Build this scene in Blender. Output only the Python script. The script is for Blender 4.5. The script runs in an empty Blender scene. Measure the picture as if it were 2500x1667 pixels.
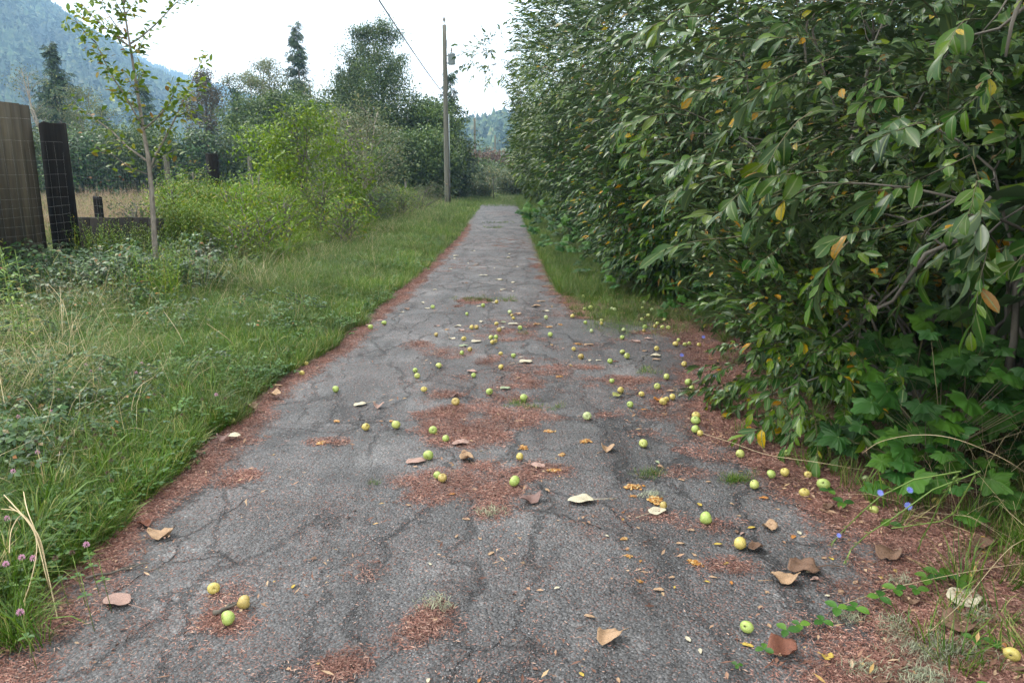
import bpy, math, random
import numpy as np
from mathutils import Vector, Matrix, Euler, noise

random.seed(7)
rng = np.random.default_rng(7)
R = math.radians
scene = bpy.context.scene
col = scene.collection

# ------------------------------------------------------------------ camera
EYE = Vector((0.0, 0.0, 1.65))
PITCH, YAW, FPX = R(12.28), R(0.985), 1875.0
cam_d = bpy.data.cameras.new('camera')
cam_d.lens = 27.0
cam_d.sensor_width = 36.0
cam_d.clip_start = 0.05
cam_d.clip_end = 6000
cam = bpy.data.objects.new('camera', cam_d)
cam.location = EYE
cam.rotation_euler = (R(90) - PITCH, 0, -YAW)
col.objects.link(cam)
scene.camera = cam

# ------------------------------------------------------------------ world: bright broken overcast
SUN_EL, SUN_AZ = R(52), R(-60)      # azimuth measured from +Y towards +X
world = bpy.data.worlds.new('World')
scene.world = world
world.use_nodes = True
wt = world.node_tree
wt.nodes.clear()
wo = wt.nodes.new('ShaderNodeOutputWorld')
sky = wt.nodes.new('ShaderNodeTexSky')
sky.sky_type = 'NISHITA'
sky.sun_disc = False
sky.sun_elevation = SUN_EL
sky.sun_rotation = SUN_AZ
sky.air_density = 1.0
sky.dust_density = 2.0
bg1 = wt.nodes.new('ShaderNodeBackground')
bg1.inputs[1].default_value = 0.07
wt.links.new(sky.outputs[0], bg1.inputs[0])
bg2 = wt.nodes.new('ShaderNodeBackground')
bg2.inputs[0].default_value = (1.0, 0.96, 0.885, 1)
bg2.inputs[1].default_value = 1.75
tc = wt.nodes.new('ShaderNodeTexCoord')
mp = wt.nodes.new('ShaderNodeMapping')
mp.inputs['Scale'].default_value = (1.0, 1.0, 4.2)
mp.inputs['Location'].default_value = (0.35, 0.1, 0.55)
nz = wt.nodes.new('ShaderNodeTexNoise')
nz.inputs['Scale'].default_value = 2.1
nz.inputs['Detail'].default_value = 6
nz.inputs['Roughness'].default_value = 0.5
rp = wt.nodes.new('ShaderNodeValToRGB')
rp.color_ramp.elements[0].position = 0.375
rp.color_ramp.elements[0].color = (0.10, 0.10, 0.10, 1)
rp.color_ramp.elements[1].position = 0.475
rp.color_ramp.elements[1].color = (1, 1, 1, 1)
mx = wt.nodes.new('ShaderNodeMixShader')
wt.links.new(tc.outputs['Generated'], mp.inputs['Vector'])
wt.links.new(mp.outputs[0], nz.inputs['Vector'])
wt.links.new(nz.outputs[0], rp.inputs[0])
wt.links.new(rp.outputs[0], mx.inputs[0])
wt.links.new(bg1.outputs[0], mx.inputs[1])
wt.links.new(bg2.outputs[0], mx.inputs[2])
wt.links.new(mx.outputs[0], wo.inputs[0])

sun_d = bpy.data.lights.new('sun', 'SUN')
sun_d.energy = 1.5
sun_d.angle = R(10)
sun_d.color = (1.0, 0.96, 0.9)
sun = bpy.data.objects.new('sun', sun_d)
sdir = Vector((math.sin(SUN_AZ) * math.cos(SUN_EL), math.cos(SUN_AZ) * math.cos(SUN_EL), math.sin(SUN_EL)))
sun.rotation_euler = sdir.to_track_quat('Z', 'Y').to_euler()
col.objects.link(sun)

scene.view_settings.view_transform = 'Standard'
scene.view_settings.look = 'None'
scene.view_settings.gamma = 1
scene.view_settings.exposure = 1.35
scene.view_settings.use_curve_mapping = False
scene.cycles.max_bounces = 6
scene.cycles.diffuse_bounces = 3
scene.cycles.glossy_bounces = 2
scene.cycles.transmission_bounces = 3
scene.cycles.volume_bounces = 0
scene.cycles.use_denoising = True

# ------------------------------------------------------------------ measuring helpers
_fh = Vector((math.sin(YAW), math.cos(YAW), 0))
_rt = Vector((math.cos(YAW), -math.sin(YAW), 0))
_fw = math.cos(PITCH) * _fh - math.sin(PITCH) * Vector((0, 0, 1))
_up = math.sin(PITCH) * _fh + math.cos(PITCH) * Vector((0, 0, 1))
def ray(px, py):
    return (_fw * FPX + _rt * (px - 1250.0) + _up * (833.5 - py))
def G(px, py, z=0.0):               # survey: where a sight line meets the level z
    d = ray(px, py)
    return EYE + d * ((z - EYE.z) / d.z)
def P(px, py, y):                   # survey: where a sight line crosses the plane at distance y
    d = ray(px, py)
    return EYE + d * (y / d.y)
def depth(p):
    return (p - EYE).dot(_fw)
def proj(A):                        # points (n,3) -> px, py, depth
    B = A - np.array(EYE)
    dz = B @ np.array(_fw)
    return 1250 + FPX * (B @ np.array(_rt)) / dz, 833.5 - FPX * (B @ np.array(_up)) / dz, dz
def GD(x, y, z=0.0):                # same, in the 2352-wide survey
    return G(x / .9408, y / .9408, z)

# ------------------------------------------------------------------ mesh helpers
class T:
    """a bag of polygons"""
    def __init__(s):
        s.v = []; s.f = []; s.m = []; s.rib = set()
    def add(s, vs, fs, m=0):
        o = len(s.v)
        s.v.extend([tuple(v) for v in vs])
        for f in fs:
            s.f.append([i + o for i in f]); s.m.append(m)
    def tube(s, pts, rad, n=5, m=0, cap=True):
        pts = [Vector(p) for p in pts]
        if not hasattr(rad, '__len__'): rad = [rad] * len(pts)
        vs = []; fs = []
        t0 = (pts[1] - pts[0]).normalized()
        a = t0.orthogonal().normalized()
        for i, p in enumerate(pts):
            t = (pts[min(i + 1, len(pts) - 1)] - pts[max(i - 1, 0)]).normalized()
            a = (a - t * a.dot(t)).normalized()
            b = t.cross(a)
            for k in range(n):
                th = 2 * math.pi * k / n
                vs.append(p + (a * math.cos(th) + b * math.sin(th)) * rad[i])
        for i in range(len(pts) - 1):
            for k in range(n):
                fs.append([i * n + k, i * n + (k + 1) % n, (i + 1) * n + (k + 1) % n, (i + 1) * n + k])
        if cap:
            fs.append(list(range(n))[::-1]); fs.append([(len(pts) - 1) * n + k for k in range(n)])
        s.add(vs, fs, m)
    def blade(s, base, az, L, w, bend=0.8, lean=0.15, n=3, m=0):
        """grass blade: narrow strip rising and arching over towards az"""
        d = Vector((math.cos(az), math.sin(az), 0)); sd = Vector((-d.y, d.x, 0))
        p = Vector(base); th = math.pi / 2 - lean; vs = []
        for i in range(n):
            t = i / n
            ww = w * (1 - t * 0.55) * (0.75 if i == 0 else 1)
            vs += [p - sd * ww / 2, p + sd * ww / 2]
            p = p + (d * math.cos(th) + Vector((0, 0, 1)) * math.sin(th)) * (L / n)
            th -= bend * (0.5 + t)
        vs.append(p)
        fs = [[2 * i, 2 * i + 1, 2 * i + 3, 2 * i + 2] for i in range(n - 1)] + [[2 * n - 2, 2 * n - 1, 2 * n]]
        s.add(vs, fs, m)
    def leaf(s, M, L, w, st=1, fold=.18, curl=.15, m=0, widest=.5):
        """simple leaf along local +Y, lying in XY, midrib folded, tip curled down"""
        vs = [Vector((0, 0, 0))]
        for i in range(1, st + 1):
            t = i / (st + 1)
            ww = w / 2 * math.sin(math.pi * t ** (math.log(.5) / math.log(widest))) ** .8 if st > 1 else w / 2
            z = -curl * L * t * t
            vs += [Vector((-ww, L * t, z + ww * fold * 2)), Vector((0, L * t, z)), Vector((ww, L * t, z + ww * fold * 2))]
        vs.append(Vector((0, L * (1 - curl * .3), -curl * L)))
        fs = [[0, 2, 1], [0, 3, 2]]
        for i in range(st - 1):
            a = 1 + 3 * i
            fs += [[a, a + 1, a + 4, a + 3], [a + 1, a + 2, a + 5, a + 4]]
        a = 1 + 3 * (st - 1); e = len(vs) - 1; o_ = len(s.v)
        if st > 1: s.rib.update([o_, o_ + e] + [o_ + 2 + 3 * i for i in range(st)])
        fs += [[a, a + 1, e], [a + 1, a + 2, e]]
        s.add([M @ v for v in vs], fs, m)
    def lathe(s, prof, n=12, m=0, M=Matrix()):
        vs = []; fs = []
        for (r, z) in prof:
            for k in range(n):
                th = 2 * math.pi * k / n
                vs.append(M @ Vector((r * math.cos(th), r * math.sin(th), z)))
        for i in range(len(prof) - 1):
            for k in range(n):
                fs.append([i * n + k, i * n + (k + 1) % n, (i + 1) * n + (k + 1) % n, (i + 1) * n + k])
        fs.append([(len(prof) - 1) * n + k for k in range(n)]); fs.append(list(range(n))[::-1])
        s.add(vs, fs, m)
    def box(s, c, sx, sy, sz, m=0, M=Matrix()):
        vs = [M @ (Vector(c) + Vector((x * sx / 2, y * sy / 2, z * sz / 2))) for z in (-1, 1) for y in (-1, 1) for x in (-1, 1)]
        s.add(vs, [[0, 2, 3, 1], [4, 5, 7, 6], [0, 1, 5, 4], [2, 6, 7, 3], [0, 4, 6, 2], [1, 3, 7, 5]], m)
    def arrays(s):
        if not hasattr(s, '_a'):
            s._a = (np.array(s.v, 'f4').reshape(-1, 3), np.array([i for f in s.f for i in f], 'i4'),
                    np.array([len(f) for f in s.f], 'i4'), np.array(s.m, 'i4'))
            s.ribs = np.zeros(len(s.v), 'f4'); s.ribs[list(s.rib)] = 1
        return s._a
    def join(s, o, M=Matrix(), m=None):
        s.add([M @ Vector(v) for v in o.v], [], 0)
        b = len(s.v) - len(o.v)
        for f, mm in zip(o.f, o.m):
            s.f.append([i + b for i in f]); s.m.append(mm if m is None else m)

def qleaf(t, M, L, w, m=0):
    t.add([M @ Vector(v) for v in ((0, 0, 0), (-w / 2, L * .45, .02 * L), (0, L, -.1 * L), (w / 2, L * .45, .02 * L))], [[0, 3, 2, 1]], m)
def raw_mesh(name, V, loops, sizes, mi, mats, smooth=False, ribs=None):
    me = bpy.data.meshes.new(name)
    me.vertices.add(len(V)); me.vertices.foreach_set('co', np.ascontiguousarray(V, 'f4').ravel())
    me.loops.add(len(loops)); me.loops.foreach_set('vertex_index', loops)
    me.polygons.add(len(sizes))
    starts = np.concatenate([[0], np.cumsum(sizes)[:-1]]).astype('i4')
    me.polygons.foreach_set('loop_start', starts)
    try: me.polygons.foreach_set('loop_total', sizes)
    except Exception: pass
    me.polygons.foreach_set('material_index', mi)
    for m in mats: me.materials.append(m)
    me.update(calc_edges=True)
    if ribs is not None:
        a_ = me.attributes.new('rib', 'FLOAT', 'POINT'); a_.data.foreach_set('value', ribs)
    if smooth: me.shade_smooth()
    return me
def tmesh(name, t, mats, smooth=False):
    V, l, s, m = t.arrays()
    if not isinstance(mats, (list, tuple)): mats = [mats]
    return raw_mesh(name, V, l, s, m, mats, smooth, t.ribs if t.rib else None)
def multi_mesh(name, tpls, idx, Ms, mats, smooth=False, extra=None):
    """many transformed copies of templates in one mesh; Ms (n,4,4)"""
    Vs = []; Ls = []; Ss = []; Is = []; Rs = []; off = 0
    for k, t in enumerate(tpls):
        sel = Ms[idx == k]
        if len(sel) == 0: continue
        V, l, s, m = t.arrays()
        W = np.einsum('nij,kj->nki', sel[:, :3, :3], V) + sel[:, None, :3, 3]
        n = len(sel)
        Vs.append(W.reshape(-1, 3)); Ls.append((l[None] + off + np.arange(n)[:, None] * len(V)).ravel())
        Ss.append(np.tile(s, n)); Is.append(np.tile(m, n)); Rs.append(np.tile(t.ribs, n)); off += n * len(V)
    if extra is not None and extra.v:
        V, l, s, m = extra.arrays()
        Vs.append(V); Ls.append(l + off); Ss.append(s); Is.append(m)
    return raw_mesh(name, np.concatenate(Vs), np.concatenate(Ls).astype('i4'), np.concatenate(Ss).astype('i4'), np.concatenate(Is).astype('i4'), mats, smooth, np.concatenate(Rs) if extra is None and any(t.rib for t in tpls) else None)

def link(name, me, parent=None, M=None):
    o = bpy.data.objects.new(name, me); col.objects.link(o)
    if parent is not None: o.parent = parent
    if M is not None: o.matrix_local = M
    return o
def tag(o, label=None, cat=None, group=None, kind=None):
    if label: o['label'] = label
    if cat: o['category'] = cat
    if group: o['group'] = group
    if kind: o['kind'] = kind
    return o
def thing(name, loc, label, cat, group=None, rz=0):
    o = bpy.data.objects.new(name, None); col.objects.link(o)
    o.empty_display_size = .1
    o.location = loc; o.rotation_euler = (0, 0, rz)
    return tag(o, label, cat, group)
def orient(p, y, z=(0, 0, 1), s=1.0, roll=0.0):
    """matrix at p whose Y runs along y and Z is near z"""
    y = Vector(y).normalized(); z = Vector(z)
    x = y.cross(z)
    if x.length < 1e-4: x = y.orthogonal()
    x.normalize(); z = x.cross(y)
    M = Matrix((x, y, z)).transposed().to_4x4() @ Matrix.Rotation(roll, 4, 'Y')
    M = M @ Matrix.Diagonal((s, s, s, 1)); M.translation = Vector(p)
    return M
def euler_mats(P_, E, S):
    n = len(P_); cx, cy, cz = np.cos(E).T; sx, sy, sz = np.sin(E).T
    M = np.zeros((n, 4, 4), 'f4')
    M[:, 0, 0] = cy * cz; M[:, 0, 1] = sx * sy * cz - cx * sz; M[:, 0, 2] = cx * sy * cz + sx * sz
    M[:, 1, 0] = cy * sz; M[:, 1, 1] = sx * sy * sz + cx * cz; M[:, 1, 2] = cx * sy * sz - sx * cz
    M[:, 2, 0] = -sy; M[:, 2, 1] = sx * cy; M[:, 2, 2] = cx * cy
    M[:, :3, :3] *= np.asarray(S).reshape(-1, 1, 1)
    M[:, :3, 3] = P_; M[:, 3, 3] = 1
    return M

def gn_scatter(name, meshes, pts, rot, scl, label, cat):
    """uncountable ground cover: one object whose points carry instances of a few tufts"""
    src = bpy.data.collections.new(name + ' sources')
    for i, me in enumerate(meshes):
        src.objects.link(bpy.data.objects.new('%s_source_%02d' % (name, i), me))
    n = len(pts)
    me = bpy.data.meshes.new(name)
    me.vertices.add(n); me.vertices.foreach_set('co', np.ascontiguousarray(pts, 'f4').ravel())
    a = me.attributes.new('rot', 'FLOAT_VECTOR', 'POINT'); a.data.foreach_set('vector', np.ascontiguousarray(rot, 'f4').ravel())
    a = me.attributes.new('scl', 'FLOAT', 'POINT'); a.data.foreach_set('value', np.asarray(scl, 'f4'))
    a = me.attributes.new('pick', 'INT', 'POINT'); a.data.foreach_set('value', rng.integers(0, len(meshes), n).astype('i4'))
    o = link(name, me)
    g = bpy.data.node_groups.new(name, 'GeometryNodeTree')
    g.interface.new_socket('Geometry', in_out='INPUT', socket_type='NodeSocketGeometry')
    g.interface.new_socket('Geometry', in_out='OUTPUT', socket_type='NodeSocketGeometry')
    N = g.nodes.new; L = g.links.new
    gi = N('NodeGroupInput'); go = N('NodeGroupOutput')
    ci = N('GeometryNodeCollectionInfo'); ci.inputs['Collection'].default_value = src
    ci.inputs['Separate Children'].default_value = True; ci.inputs['Reset Children'].default_value = True
    iop = N('GeometryNodeInstanceOnPoints'); iop.inputs['Pick Instance'].default_value = True
    def att(nm, ty):
        x = N('GeometryNodeInputNamedAttribute'); x.data_type = ty; x.inputs['Name'].default_value = nm
        return [s for s in x.outputs if s.enabled and s.name == 'Attribute'][0]
    e2r = N('FunctionNodeEulerToRotation')
    L(gi.outputs[0], iop.inputs['Points']); L(ci.outputs[0], iop.inputs['Instance'])
    L(att('pick', 'INT'), iop.inputs['Instance Index'])
    L(att('rot', 'FLOAT_VECTOR'), e2r.inputs[0]); L(e2r.outputs[0], iop.inputs['Rotation'])
    L(att('scl', 'FLOAT'), iop.inputs['Scale'])
    L(iop.outputs[0], go.inputs[0])
    md = o.modifiers.new('scatter', 'NODES'); md.node_group = g
    return tag(o, label, cat, kind='stuff')

# ------------------------------------------------------------------ materials
def new_mat(name):
    m = bpy.data.materials.new(name); m.use_nodes = True
    nt = m.node_tree; b = nt.nodes['Principled BSDF']
    return m, nt, b
def rgb(*c): return (c[0], c[1], c[2], 1)
def set_ramp(r, cols, const=False):
    els = r.color_ramp.elements
    while len(els) > 1: els.remove(els[-1])
    els[0].position = cols[0][0]; els[0].color = rgb(*cols[0][1])
    for p, c in cols[1:]:
        e = els.new(p); e.color = rgb(*c)
    if const: r.color_ramp.interpolation = 'CONSTANT'
def foliage(name, cols, rough=.5, trans=.25, spec=.4, vary=.35, scale=1.5, spots=None, back=None, rib=None):
    m, nt, b = new_mat(name); N = nt.nodes.new; L = nt.links.new
    ge = N('ShaderNodeNewGeometry'); oi = N('ShaderNodeObjectInfo')
    ad = N('ShaderNodeMath'); ad.operation = 'ADD'; fr = N('ShaderNodeMath'); fr.operation = 'FRACT'
    L(ge.outputs['Random Per Island'], ad.inputs[0]); L(oi.outputs['Random'], ad.inputs[1]); L(ad.outputs[0], fr.inputs[0])
    r = N('ShaderNodeValToRGB'); set_ramp(r, cols); L(fr.outputs[0], r.inputs[0])
    nz = N('ShaderNodeTexNoise'); nz.inputs['Scale'].default_value = scale; nz.inputs['Detail'].default_value = 2
    L(ge.outputs['Position'], nz.inputs['Vector'])
    mr = N('ShaderNodeMapRange'); mr.inputs[1].default_value = .3; mr.inputs[2].default_value = .7
    mr.inputs[3].default_value = (1 - vary) * .95; mr.inputs[4].default_value = 1 + vary
    L(nz.outputs[0], mr.inputs[0])
    hs = N('ShaderNodeHueSaturation'); L(r.outputs[0], hs.inputs['Color']); L(mr.outputs[0], hs.inputs['Value']); hs.inputs['Saturation'].default_value = 1.15 if rough < .62 else 1.0
    c = hs.outputs[0]
    if spots:
        n2 = N('ShaderNodeTexNoise'); n2.inputs['Scale'].default_value = 130; L(ge.outputs['Position'], n2.inputs['Vector'])
        r2 = N('ShaderNodeValToRGB'); set_ramp(r2, [(.60, (0, 0, 0)), (.68, (1, 1, 1))]); L(n2.outputs[0], r2.inputs[0])
        mx = N('ShaderNodeMix'); mx.data_type = 'RGBA'; L(r2.outputs[0], mx.inputs[0]); L(c, mx.inputs[6]); mx.inputs[7].default_value = rgb(*spots)
        c = mx.outputs[2]
    if back:
        mb = N('ShaderNodeMix'); mb.data_type = 'RGBA'; L(ge.outputs['Backfacing'], mb.inputs[0]); L(c, mb.inputs[6]); mb.inputs[7].default_value = rgb(*back)
        c = mb.outputs[2]
    if rib:
        at_ = N('ShaderNodeAttribute'); at_.attribute_name = 'rib'
        r3 = N('ShaderNodeValToRGB'); set_ramp(r3, [(.86, (0, 0, 0)), (.93, (1, 1, 1))]); L(at_.outputs['Fac'], r3.inputs[0])
        m3 = N('ShaderNodeMix'); m3.data_type = 'RGBA'; L(r3.outputs[0], m3.inputs[0]); L(c, m3.inputs[6]); m3.inputs[7].default_value = rgb(*rib); c = m3.outputs[2]
    L(c, b.inputs['Base Color']); b.inputs['Roughness'].default_value = rough; b.inputs['Specular IOR Level'].default_value = spec
    if trans:
        tr = N('ShaderNodeBsdfTranslucent'); L(c, tr.inputs[0]); ms = N('ShaderNodeMixShader'); ms.inputs[0].default_value = trans
        L(b.outputs[0], ms.inputs[1]); L(tr.outputs[0], ms.inputs[2]); L(ms.outputs[0], nt.nodes['Material Output'].inputs[0])
    return m
def surface(name, cols, scale=(8, 8, 8), rough=.8, bump=.3, detail=6, bscale=None, coord='Object'):
    m, nt, b = new_mat(name); N = nt.nodes.new; L = nt.links.new
    t = N('ShaderNodeTexCoord'); mp = N('ShaderNodeMapping'); mp.inputs['Scale'].default_value = scale
    L(t.outputs[coord], mp.inputs[0])
    nz = N('ShaderNodeTexNoise'); nz.inputs['Scale'].default_value = 1; nz.inputs['Detail'].default_value = detail; nz.inputs['Roughness'].default_value = .65
    L(mp.outputs[0], nz.inputs['Vector'])
    r = N('ShaderNodeValToRGB'); set_ramp(r, cols); L(nz.outputs[0], r.inputs[0]); L(r.outputs[0], b.inputs['Base Color'])
    b.inputs['Roughness'].default_value = rough; b.inputs['Specular IOR Level'].default_value = .3
    if bump:
        bp = N('ShaderNodeBump'); bp.inputs['Strength'].default_value = bump; bp.inputs['Distance'].default_value = .02
        L(nz.outputs[0], bp.inputs['Height']); L(bp.outputs[0], b.inputs['Normal'])
    return m

WIL_C = [(0, (.014, .042, .010)), (.25, (.022, .060, .013)), (.5, (.032, .076, .014)), (.75, (.050, .096, .015)), (.90, (.085, .14, .017)), (.962, (.11, .14, .02)), (.97, (.32, .23, .03)), (.99, (.34, .17, .025)), (1, (.12, .07, .03))]
M_WILLOW = foliage('willow leaf', WIL_C, rough=.36, trans=.14, spec=.30, vary=.4, scale=.9, spots=(.045, .065, .012), back=(.05, .085, .035), rib=(.11, .15, .05))
M_WILLOW_FAR = foliage('far willow leaf', [(0, (.030, .058, .014)), (.4, (.048, .086, .019)), (.8, (.080, .122, .024)), (1, (.13, .165, .035))], rough=.38, trans=.18, spec=.32, vary=.45, scale=.6)
M_ALDER = foliage('alder leaf', [(0, (.040, .070, .026)), (.5, (.062, .100, .034)), (1, (.11, .15, .045))], rough=.5, trans=.25, vary=.35, scale=.35)
M_CONIFER = foliage('conifer needles', [(0, (.020, .042, .022)), (.6, (.034, .064, .030)), (1, (.06, .095, .038))], rough=.6, trans=.12, vary=.3, scale=.4)
M_FOREST = foliage('mountain conifer', [(0, (.022, .042, .022)), (.6, (.035, .068, .03)), (.85, (.065, .10, .035)), (1, (.11, .12, .05))], rough=.8, trans=0, vary=.6, scale=.012)
M_BIRCH = foliage('birch leaf', [(0, (.07, .10, .05)), (.6, (.11, .145, .07)), (1, (.20, .19, .09))], rough=.5, trans=.3, vary=.25, scale=.5)
M_BRIGHT = foliage('bright shrub leaf', [(0, (.085, .15, .02)), (.6, (.13, .21, .025)), (1, (.22, .28, .04))], rough=.45, trans=.35, vary=.25, scale=1.2)
M_SAP = foliage('sapling leaf', [(0, (.07, .12, .025)), (.45, (.11, .17, .03)), (.8, (.18, .24, .04)), (.93, (.25, .24, .06)), (1, (.22, .12, .05))], rough=.45, trans=.35, vary=.2)
M_RED = foliage('red brown shrub leaf', [(0, (.08, .045, .035)), (.6, (.13, .075, .055)), (1, (.17, .12, .07))], rough=.7, trans=.2, vary=.3)
M_GRASS = foliage('green grass blade', [(0, (.04, .085, .016)), (.4, (.07, .135, .024)), (.75, (.115, .185, .038)), (.88, (.19, .22, .07)), (1, (.38, .32, .17))], rough=.5, trans=.3, vary=.4, scale=.9)
M_DGRASS = foliage('mixed old grass blade', [(0, (.045, .09, .02)), (.45, (.075, .14, .03)), (.78, (.12, .185, .045)), (.93, (.20, .22, .09)), (1, (.34, .29, .16))], rough=.6, trans=.3, vary=.3, scale=.7)
M_STRAW = foliage('straw', [(0, (.34, .27, .14)), (1, (.55, .45, .28))], rough=.7, trans=.15, vary=.2)
M_SEED = foliage('reddish seed head', [(0, (.22, .14, .10)), (1, (.36, .27, .18))], rough=.8, trans=.2, vary=.25)
M_CLOVER = foliage('clover leaf', [(0, (.030, .080, .020)), (.6, (.055, .125, .028)), (1, (.10, .18, .04))], rough=.5, trans=.3, vary=.3, scale=1.2)
M_WEED = foliage('tall weed leaf', [(0, (.07, .14, .02)), (.5, (.12, .21, .03)), (.85, (.19, .27, .045)), (1, (.32, .27, .06))], rough=.5, trans=.35, vary=.35, scale=.8)
M_BRAMBLE = foliage('bramble leaf', [(0, (.020, .052, .018)), (.6, (.035, .085, .025)), (.95, (.08, .14, .04)), (1, (.20, .08, .03))], rough=.45, trans=.18, vary=.4, scale=1.5, back=(.07, .10, .06))
M_THIMBLE = foliage('thimbleberry leaf', [(0, (.018, .058, .014)), (.5, (.032, .088, .020)), (1, (.065, .14, .026))], rough=.55, trans=.32, vary=.35, spec=.3, scale=3, rib=(.10, .17, .05))  # greens darkened, so deep shade under the willows is in the leaf colour
M_FERN = foliage('fern frond', [(0, (.05, .12, .025)), (1, (.11, .20, .045))], rough=.55, trans=.3, vary=.25)
M_NEEDLE = foliage('red needle litter', [(0, (.10, .045, .035)), (.5, (.21, .095, .072)), (.8, (.31, .16, .125)), (1, (.44, .30, .23))], rough=.8, trans=0, vary=.3, scale=3)
M_CHIP = foliage('leaf litter flake', [(0, (.10, .045, .03)), (.45, (.18, .09, .06)), (.75, (.30, .18, .11)), (.93, (.38, .27, .17)), (1, (.36, .22, .05))], rough=.7, trans=.1, vary=.25, scale=3)
M_STONE = foliage('loose grit', [(0, (.05, .05, .054)), (.7, (.11, .11, .115)), (1, (.22, .22, .23))], rough=.7, trans=0, vary=.2, scale=3)
M_LICHEN = foliage('grey green lichen', [(0, (.20, .23, .15)), (1, (.36, .38, .26))], rough=.8, trans=.1, vary=.2)
M_TWIG = foliage('willow twig', [(0, (.05, .045, .025)), (1, (.14, .12, .06))], rough=.7, trans=0, vary=.2)
M_BARK = surface('grey brown bark', [(.3, (.05, .045, .038)), (.7, (.17, .155, .13))], (6, 6, 2), bump=.4)
M_SAPBARK = surface('pale sapling bark', [(.3, (.08, .07, .06)), (.7, (.24, .22, .19))], (30, 30, 9), bump=.2)
M_BARE = surface('pale bare stem bark', [(.3, (.14, .12, .10)), (.7, (.36, .32, .27))], (12, 12, 4), bump=.1)
M_POLE = surface('weathered pole wood', [(.3, (.06, .06, .048)), (.5, (.10, .10, .08)), (.72, (.17, .165, .14))], (18, 18, .8), bump=.3)
M_POST = surface('creosoted post wood', [(.35, (.004, .0035, .003)), (.6, (.009, .008, .007)), (.8, (.035, .03, .026))], (30, 30, 1.5), bump=.4)
M_GPOST = surface('grey lichened post wood', [(.3, (.035, .032, .026)), (.7, (.12, .12, .095))], (30, 30, 3), bump=.4)
M_POST.node_tree.nodes['Principled BSDF'].inputs['Specular IOR Level'].default_value = .08
M_WIRE = surface('galvanised wire', [(.4, (.10, .095, .09)), (.6, (.26, .26, .26))], (40, 40, 40), rough=.45, bump=0)
M_CABLE = surface('dark cable', [(.4, (.03, .03, .032)), (.6, (.05, .05, .052))], (5, 5, 5), rough=.5, bump=0)
M_TRANSF = surface('grey transformer paint', [(.3, (.20, .24, .27)), (.7, (.28, .32, .35))], (5, 5, 5), rough=.45, bump=0)
M_PORC = surface('insulator porcelain', [(.3, (.10, .09, .09)), (.7, (.22, .21, .20))], (5, 5, 5), rough=.25, bump=0)
M_PINK = foliage('clover blossom', [(0, (.36, .16, .26)), (1, (.60, .36, .48))], rough=.7, trans=.2, vary=.1)
M_DEADHEAD = foliage('spent clover head', [(0, (.035, .022, .016)), (1, (.11, .06, .04))], rough=.9, trans=0, vary=.2)
M_BLUE = foliage('chicory petal', [(0, (.20, .24, .62)), (1, (.34, .38, .78))], rough=.6, trans=.3, vary=.1)
M_STEMG = foliage('green stem', [(0, (.09, .15, .04)), (1, (.17, .23, .07))], rough=.6, trans=0, vary=.1)
# ------------------------------------------------------------------ the lane outline, surveyed
LZ = 0.03
def line(pts, z=0.0):
    a = [GD(x, y, z) for x, y in pts]
    a.sort(key=lambda p: p.y)
    return np.array([p.y for p in a]), np.array([p.x for p in a])
LY, LX = line([(-260, 1568), (0, 1405), (150, 1325), (250, 1225), (430, 1095), (560, 965), (640, 885), (740, 825), (850, 735), (930, 665), (1000, 600), (1052, 550), (1105, 475)])
RY, RX = line([(1195, 475), (1222, 540), (1250, 600), (1285, 665), (1335, 738)])
AY, AX = line([(1500, 735), (1545, 790), (1590, 890), (1560, 985), (1700, 1080), (1800, 1165), (1985, 1265), (2040, 1320), (1960, 1440), (1900, 1568)])
def xl(y): return np.interp(y, LY, LX)
def xr(y): return np.where(y > RY[0], np.interp(y, RY, RX), 2.3)
def n2(x, y, s=1.0, o=0.0):
    """smooth value noise, vectorised"""
    x = np.asarray(x, float) * s + o; y = np.asarray(y, float) * s + o * 1.7
    xi = np.floor(x).astype(np.int64); yi = np.floor(y).astype(np.int64); fx = x - xi; fy = y - yi
    def h(a, b):
        v = (a * 374761393 + b * 668265263) & 0xffffffff
        v = ((v ^ (v >> 13)) * 1274126177) & 0xffffffff
        return ((v ^ (v >> 16)) & 0xffff) / 65535.0
    u = fx * fx * (3 - 2 * fx); v = fy * fy * (3 - 2 * fy)
    return (h(xi, yi) * (1 - u) + h(xi + 1, yi) * u) * (1 - v) + (h(xi, yi + 1) * (1 - u) + h(xi + 1, yi + 1) * u) * v
def fbm(x, y, s=1.0, o=0.0, n=4):
    r = 0; a = .5
    for i in range(n): r = r + a * n2(x, y, s * 2 ** i, o + 13.7 * i); a *= .5
    return r / (1 - .5 ** n)

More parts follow.
